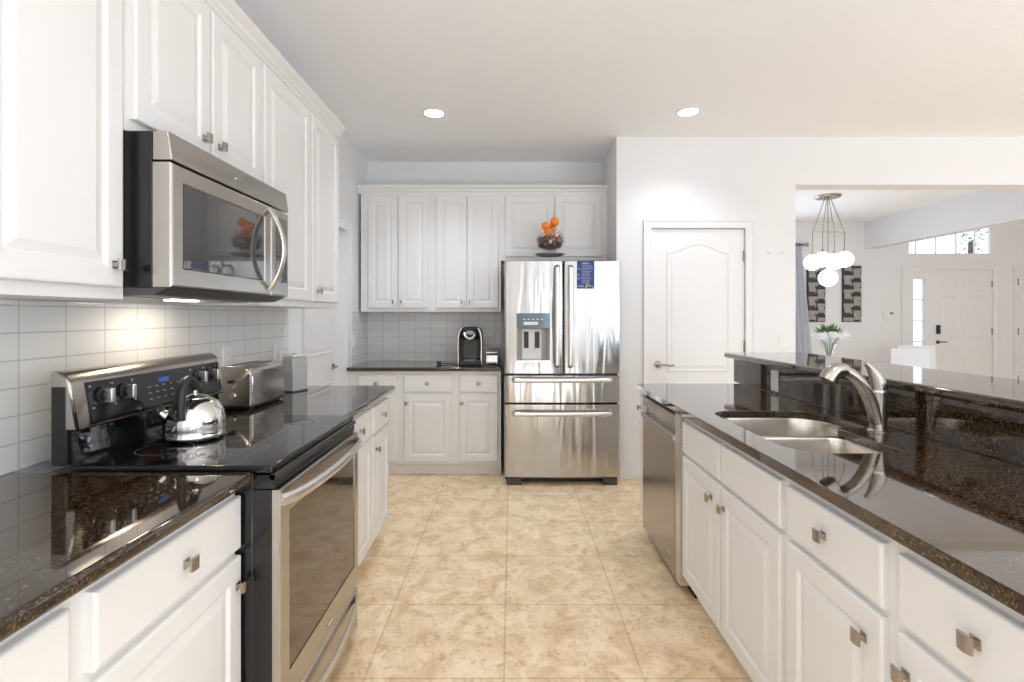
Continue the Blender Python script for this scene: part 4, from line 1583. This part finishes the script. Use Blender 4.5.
# dining table
t = thing('dining_table', (3.85, 6.15, 0), 'white dining table under the globe chandelier, edge just above the bar', 'table')
link('tabletop', boxm(3.0, 4.58, 5.60, 6.70, .725, .765), M['table'], t, bevel=.006)
for xx in (3.05, 4.47):
    for yy in (5.68, 6.56):
        link('leg', boxm(xx, xx + .06, yy, yy + .06, 0, .725), M['table'], t)

# vase of flowers
vx, vy = (829 - 511.5) * 6.1 / 500, 6.1
t = thing('flower_vase', (vx, vy, .765), 'fluted glass vase on the dining table', 'vase')
prof = [(0, 0), (.045, 0), (.046, .006), (.028, .03), (.030, .10), (.060, .19), (.100, .25)]
link('vessel', lathe(B(), prof + [(r - .004, h) for r, h in prof[::-1][:-3]] + [(0, .035)], (vx, vy, .765), 28, close=False), M['clear'], t, smooth=True)
t = thing('flower_bouquet', (vx, vy, .80), 'white blossoms with green leaves in the dining table vase', 'flowers')
bm = B()
random.seed(4)
for k in range(9):
    a = 2 * PI * k / 9
    tube(bm, [(vx + .01 * math.cos(a), vy + .01 * math.sin(a), .81), (vx + .05 * math.cos(a), vy + .05 * math.sin(a), 1.0), (vx + .12 * math.cos(a), vy + .12 * math.sin(a), 1.08)], .003, 5)
link('stems', bm, M['leaf'], t)
for k in range(11):
    a = 2 * PI * k / 9 + .3
    rr = .155 if k < 9 else .03
    c = Vector((vx + rr * math.cos(a), vy + rr * math.sin(a) * .8, 1.085 + .03 * random.random() + (0.03 if k >= 9 else 0)))
    bm = B()
    bmesh.ops.create_icosphere(bm, subdivisions=3, radius=.056)
    for v in bm.verts:
        n_ = v.co.normalized()
        v.co = n_ * .056 * (1 + .16 * math.sin(n_.x * 9 + k) * math.sin(n_.y * 9) + .14 * math.sin(n_.z * 13 + math.atan2(n_.y, n_.x) * 5))
        v.co.z *= .72
    bmesh.ops.translate(bm, verts=bm.verts, vec=c)
    link('blossom', bm, M['petal'], t)
bm = B()
for k in range(60):
    a = random.random() * 2 * PI; e = random.random() * 1.0 + .35
    c = Vector((vx + .09 * math.cos(a) * random.random(), vy + .08 * math.sin(a), 1.12))
    d_ = Vector((math.cos(a) * math.cos(e), math.sin(a) * math.cos(e), math.sin(e)))
    sd = Vector((-math.sin(a), math.cos(a), .2)).normalized()
    L = .07 + .06 * random.random()
    p = c + d_ * .02
    vs = [bm.verts.new(p), bm.verts.new(p + d_ * L * .5 + sd * .016), bm.verts.new(p + d_ * L), bm.verts.new(p + d_ * L * .5 - sd * .016)]
    bm.faces.new(vs)
link('leaves', bm, M['leaf'], t)


# white dining chairs
def chair(x, y, rz, label, wdt=.30):
    t = thing('dining_chair', (0, 0, 0), label, 'chair', 'white dining chairs')
    # built facing -Y, moved afterwards
    parts = []
    link('seat', boxm(-.22, .22, -.22, .22, .42, .49), M['white'], t, bevel=.02)
    bm = B()
    a = []
    for k in range(9):
        s = k / 8
        z = .50 + .42 * s
        yy = .20 + .07 * s + .02 * math.sin(PI * s)
        a.append([bm.verts.new((xx, yy + .03 * (abs(xx) / .22) ** 2 * -1 + q_, z)) for q_ in (0, .035) for xx in ((-.22, -.11, 0, .11, .22) if q_ == 0 else (.22, .11, 0, -.11, -.22))])
    for l1, l2 in zip(a, a[1:]):
        for k in range(10):
            bm.faces.new((l1[k], l1[(k + 1) % 10], l2[(k + 1) % 10], l2[k]))
    bm.faces.new(a[0]); bm.faces.new(a[-1])
    link('backrest', bm, M['white'], t, smooth=True)
    for sx in (-.19, .19):
        for sy in (-.19, .19):
            link('leg', tube(B(), [(sx * 1.1, sy * 1.1, 0), (sx, sy, .43)], [.011, .014], 8), M['chrome'], t)
    t.location = (x, y, 0)
    t.rotation_euler = (0, 0, rz)
    return t


chair(4.82, 6.22, R(-66), 'white dining chair tucked to the table end, its back tilted to the left')
chair(5.70, 6.85, R(-12), 'white dining chair with wide low back just right of the tilted one')

# art panels
for k, (x0, x1, lab) in enumerate(((4.600, 4.880, 'left dark wall panel of woven grey blocks, beside the curtain'),
                                   (5.150, 5.440, 'right dark wall panel of woven grey blocks, nearer the foyer'))):
    t = thing('wall_art', ((x0 + x1) / 2, YF, 1.25), lab, 'wall art', 'woven-pattern wall panels in the dining room')
    z0, z1 = 1.248, 2.12
    link('backing', boxm(x0, x1, YF - .025, YF, z0, z1), M['artdark'], t)
    bm = B()
    wd = (x1 - x0)
    rows = 8
    rh = (z1 - z0) / rows
    random.seed(20 + k)
    for r_ in range(rows):
        z = z0 + rh * r_
        flip = (r_ + k) % 2
        for c_ in range(2):
            ca, cb = x0 + wd * c_ / 2, x0 + wd * (c_ + 1) / 2
            if (c_ + flip) % 2:
                box(bm, ca + .010, cb + .012 if cb + .012 < x1 else x1 - .006, YF - .045, YF - .024, z + .012, z + rh * .62)
            else:
                box(bm, ca + .022, cb - .030, YF - .040, YF - .024, z + rh * .30, min(z + rh * 1.12, z1 - .006))
                box(bm, cb - .024, cb - .008, YF - .036, YF - .024, z + .01, z + rh * .8)
    link('woven_blocks', bm, M['artgrey'], t)

# curtain with rod
t = thing('curtain_rod', (3.55, YF - .10, 2.42), 'dark curtain rod with round finial left of the wall art', 'curtain rod')
bm = tube(B(), [(2.6, YF - .10, 2.44), (4.50, YF - .10, 2.44)], .012, 10)
link('rod', bm, M['darkgrey'], t, smooth=True)
link('finial', lathe(B(), [(0, -.0), (.016, .0), (.012, .012), (.03, .03), (.034, .05), (.02, .075), (0, .08)], (4.50, YF - .10, 2.44), 16, 'X', close=False), M['grey'], t, smooth=True)
for xx in (2.7, 4.47):
    link('bracket', boxm(xx - .01, xx + .01, YF - .10, YF, 2.405, 2.43), M['darkgrey'], t)
t = thing('curtain', (4.4, YF - .10, .02), 'pale grey curtain panel hanging at the dining window', 'curtain')
bm = B()
cols = 40
prev = None
for k in range(cols + 1):
    s = k / cols
    col = []
    for z in (2.42, 2.0, 1.4, .8, .02):
        fl = (2.42 - z) / 2.40
        x = 4.20 + s * (.26 + .24 * fl)
        y = YF - .10 + .030 * math.sin(s * 2 * PI * 5) * (1 + .5 * fl)
        col.append(bm.verts.new((x, y, z)))
    if prev:
        for i in range(4):
            bm.faces.new((prev[i], col[i], col[i + 1], prev[i + 1]))
    prev = col
bmesh.ops.solidify(bm, geom=bm.faces[:], thickness=.003)
link('cloth', bm, M['curtain'], t, smooth=True)
for k in range(5):
    link('grommet', lathe(B(), [(.020, -.003), (.030, -.003), (.030, .003), (.020, .003)], (4.225 + k * .053, YF - .10, 2.44), 16, 'X', close=False), M['nickel'], t)

# thermostat and switches by the foyer
t = thing('thermostat', (5.87, YF, 1.31), 'white thermostat with small dark screen left of the entry door', 'thermostat')
link('housing', boxm(5.79, 5.955, YF - .022, YF, 1.305, 1.415), M['plate'], t, bevel=.005)
link('screen', boxm(5.885, 5.94, YF - .0235, YF - .021, 1.372, 1.395), M['darkgrey'], t)
plate('B', YF, 5.865, 1.155, 'white triple light switch below the thermostat', 'switch', 'light_switch', w_=.08, h_=.058)

# tree outside the high foyer window
t = thing('garden_tree', (7.9, 10.5, 0), 'grey-green tree seen through the high foyer window', 'tree')
link('trunk', tube(B(), [(9.62, 10.5, -.46), (9.6, 10.5, 1.6), (9.66, 10.5, 2.9)], [.09, .07, .05], 8), M['bark'], t)
bm = B()
random.seed(9)
for k in range(260):
    a = random.random() * 2 * PI; e = math.asin(random.random() * 2 - 1); rr = .15 + .25 * random.random()
    c = Vector((9.66 + rr * math.cos(a) * math.cos(e) * .6, 10.5 + rr * math.sin(a) * math.cos(e), 3.05 + rr * math.sin(e) * 1.4))
    d_ = Vector((random.random() - .5, random.random() - .5, random.random() - .5)).normalized()
    s_ = d_.orthogonal().normalized()
    L = .07
    bm.faces.new([bm.verts.new(p) for p in (c, c + d_ * L * .5 + s_ * L * .25, c + d_ * L, c + d_ * L * .5 - s_ * L * .25)])
link('crown', bm, M['leaf'], t)
struct('ground_outside', boxm(-20, 30, -30, 30, -.6, -.45), simple('pale_paving', (.55, .54, .5), .8), origin=(0, 0, -.5))

for o in bpy.data.objects:
    if '_o' in o:
        del o['_o']
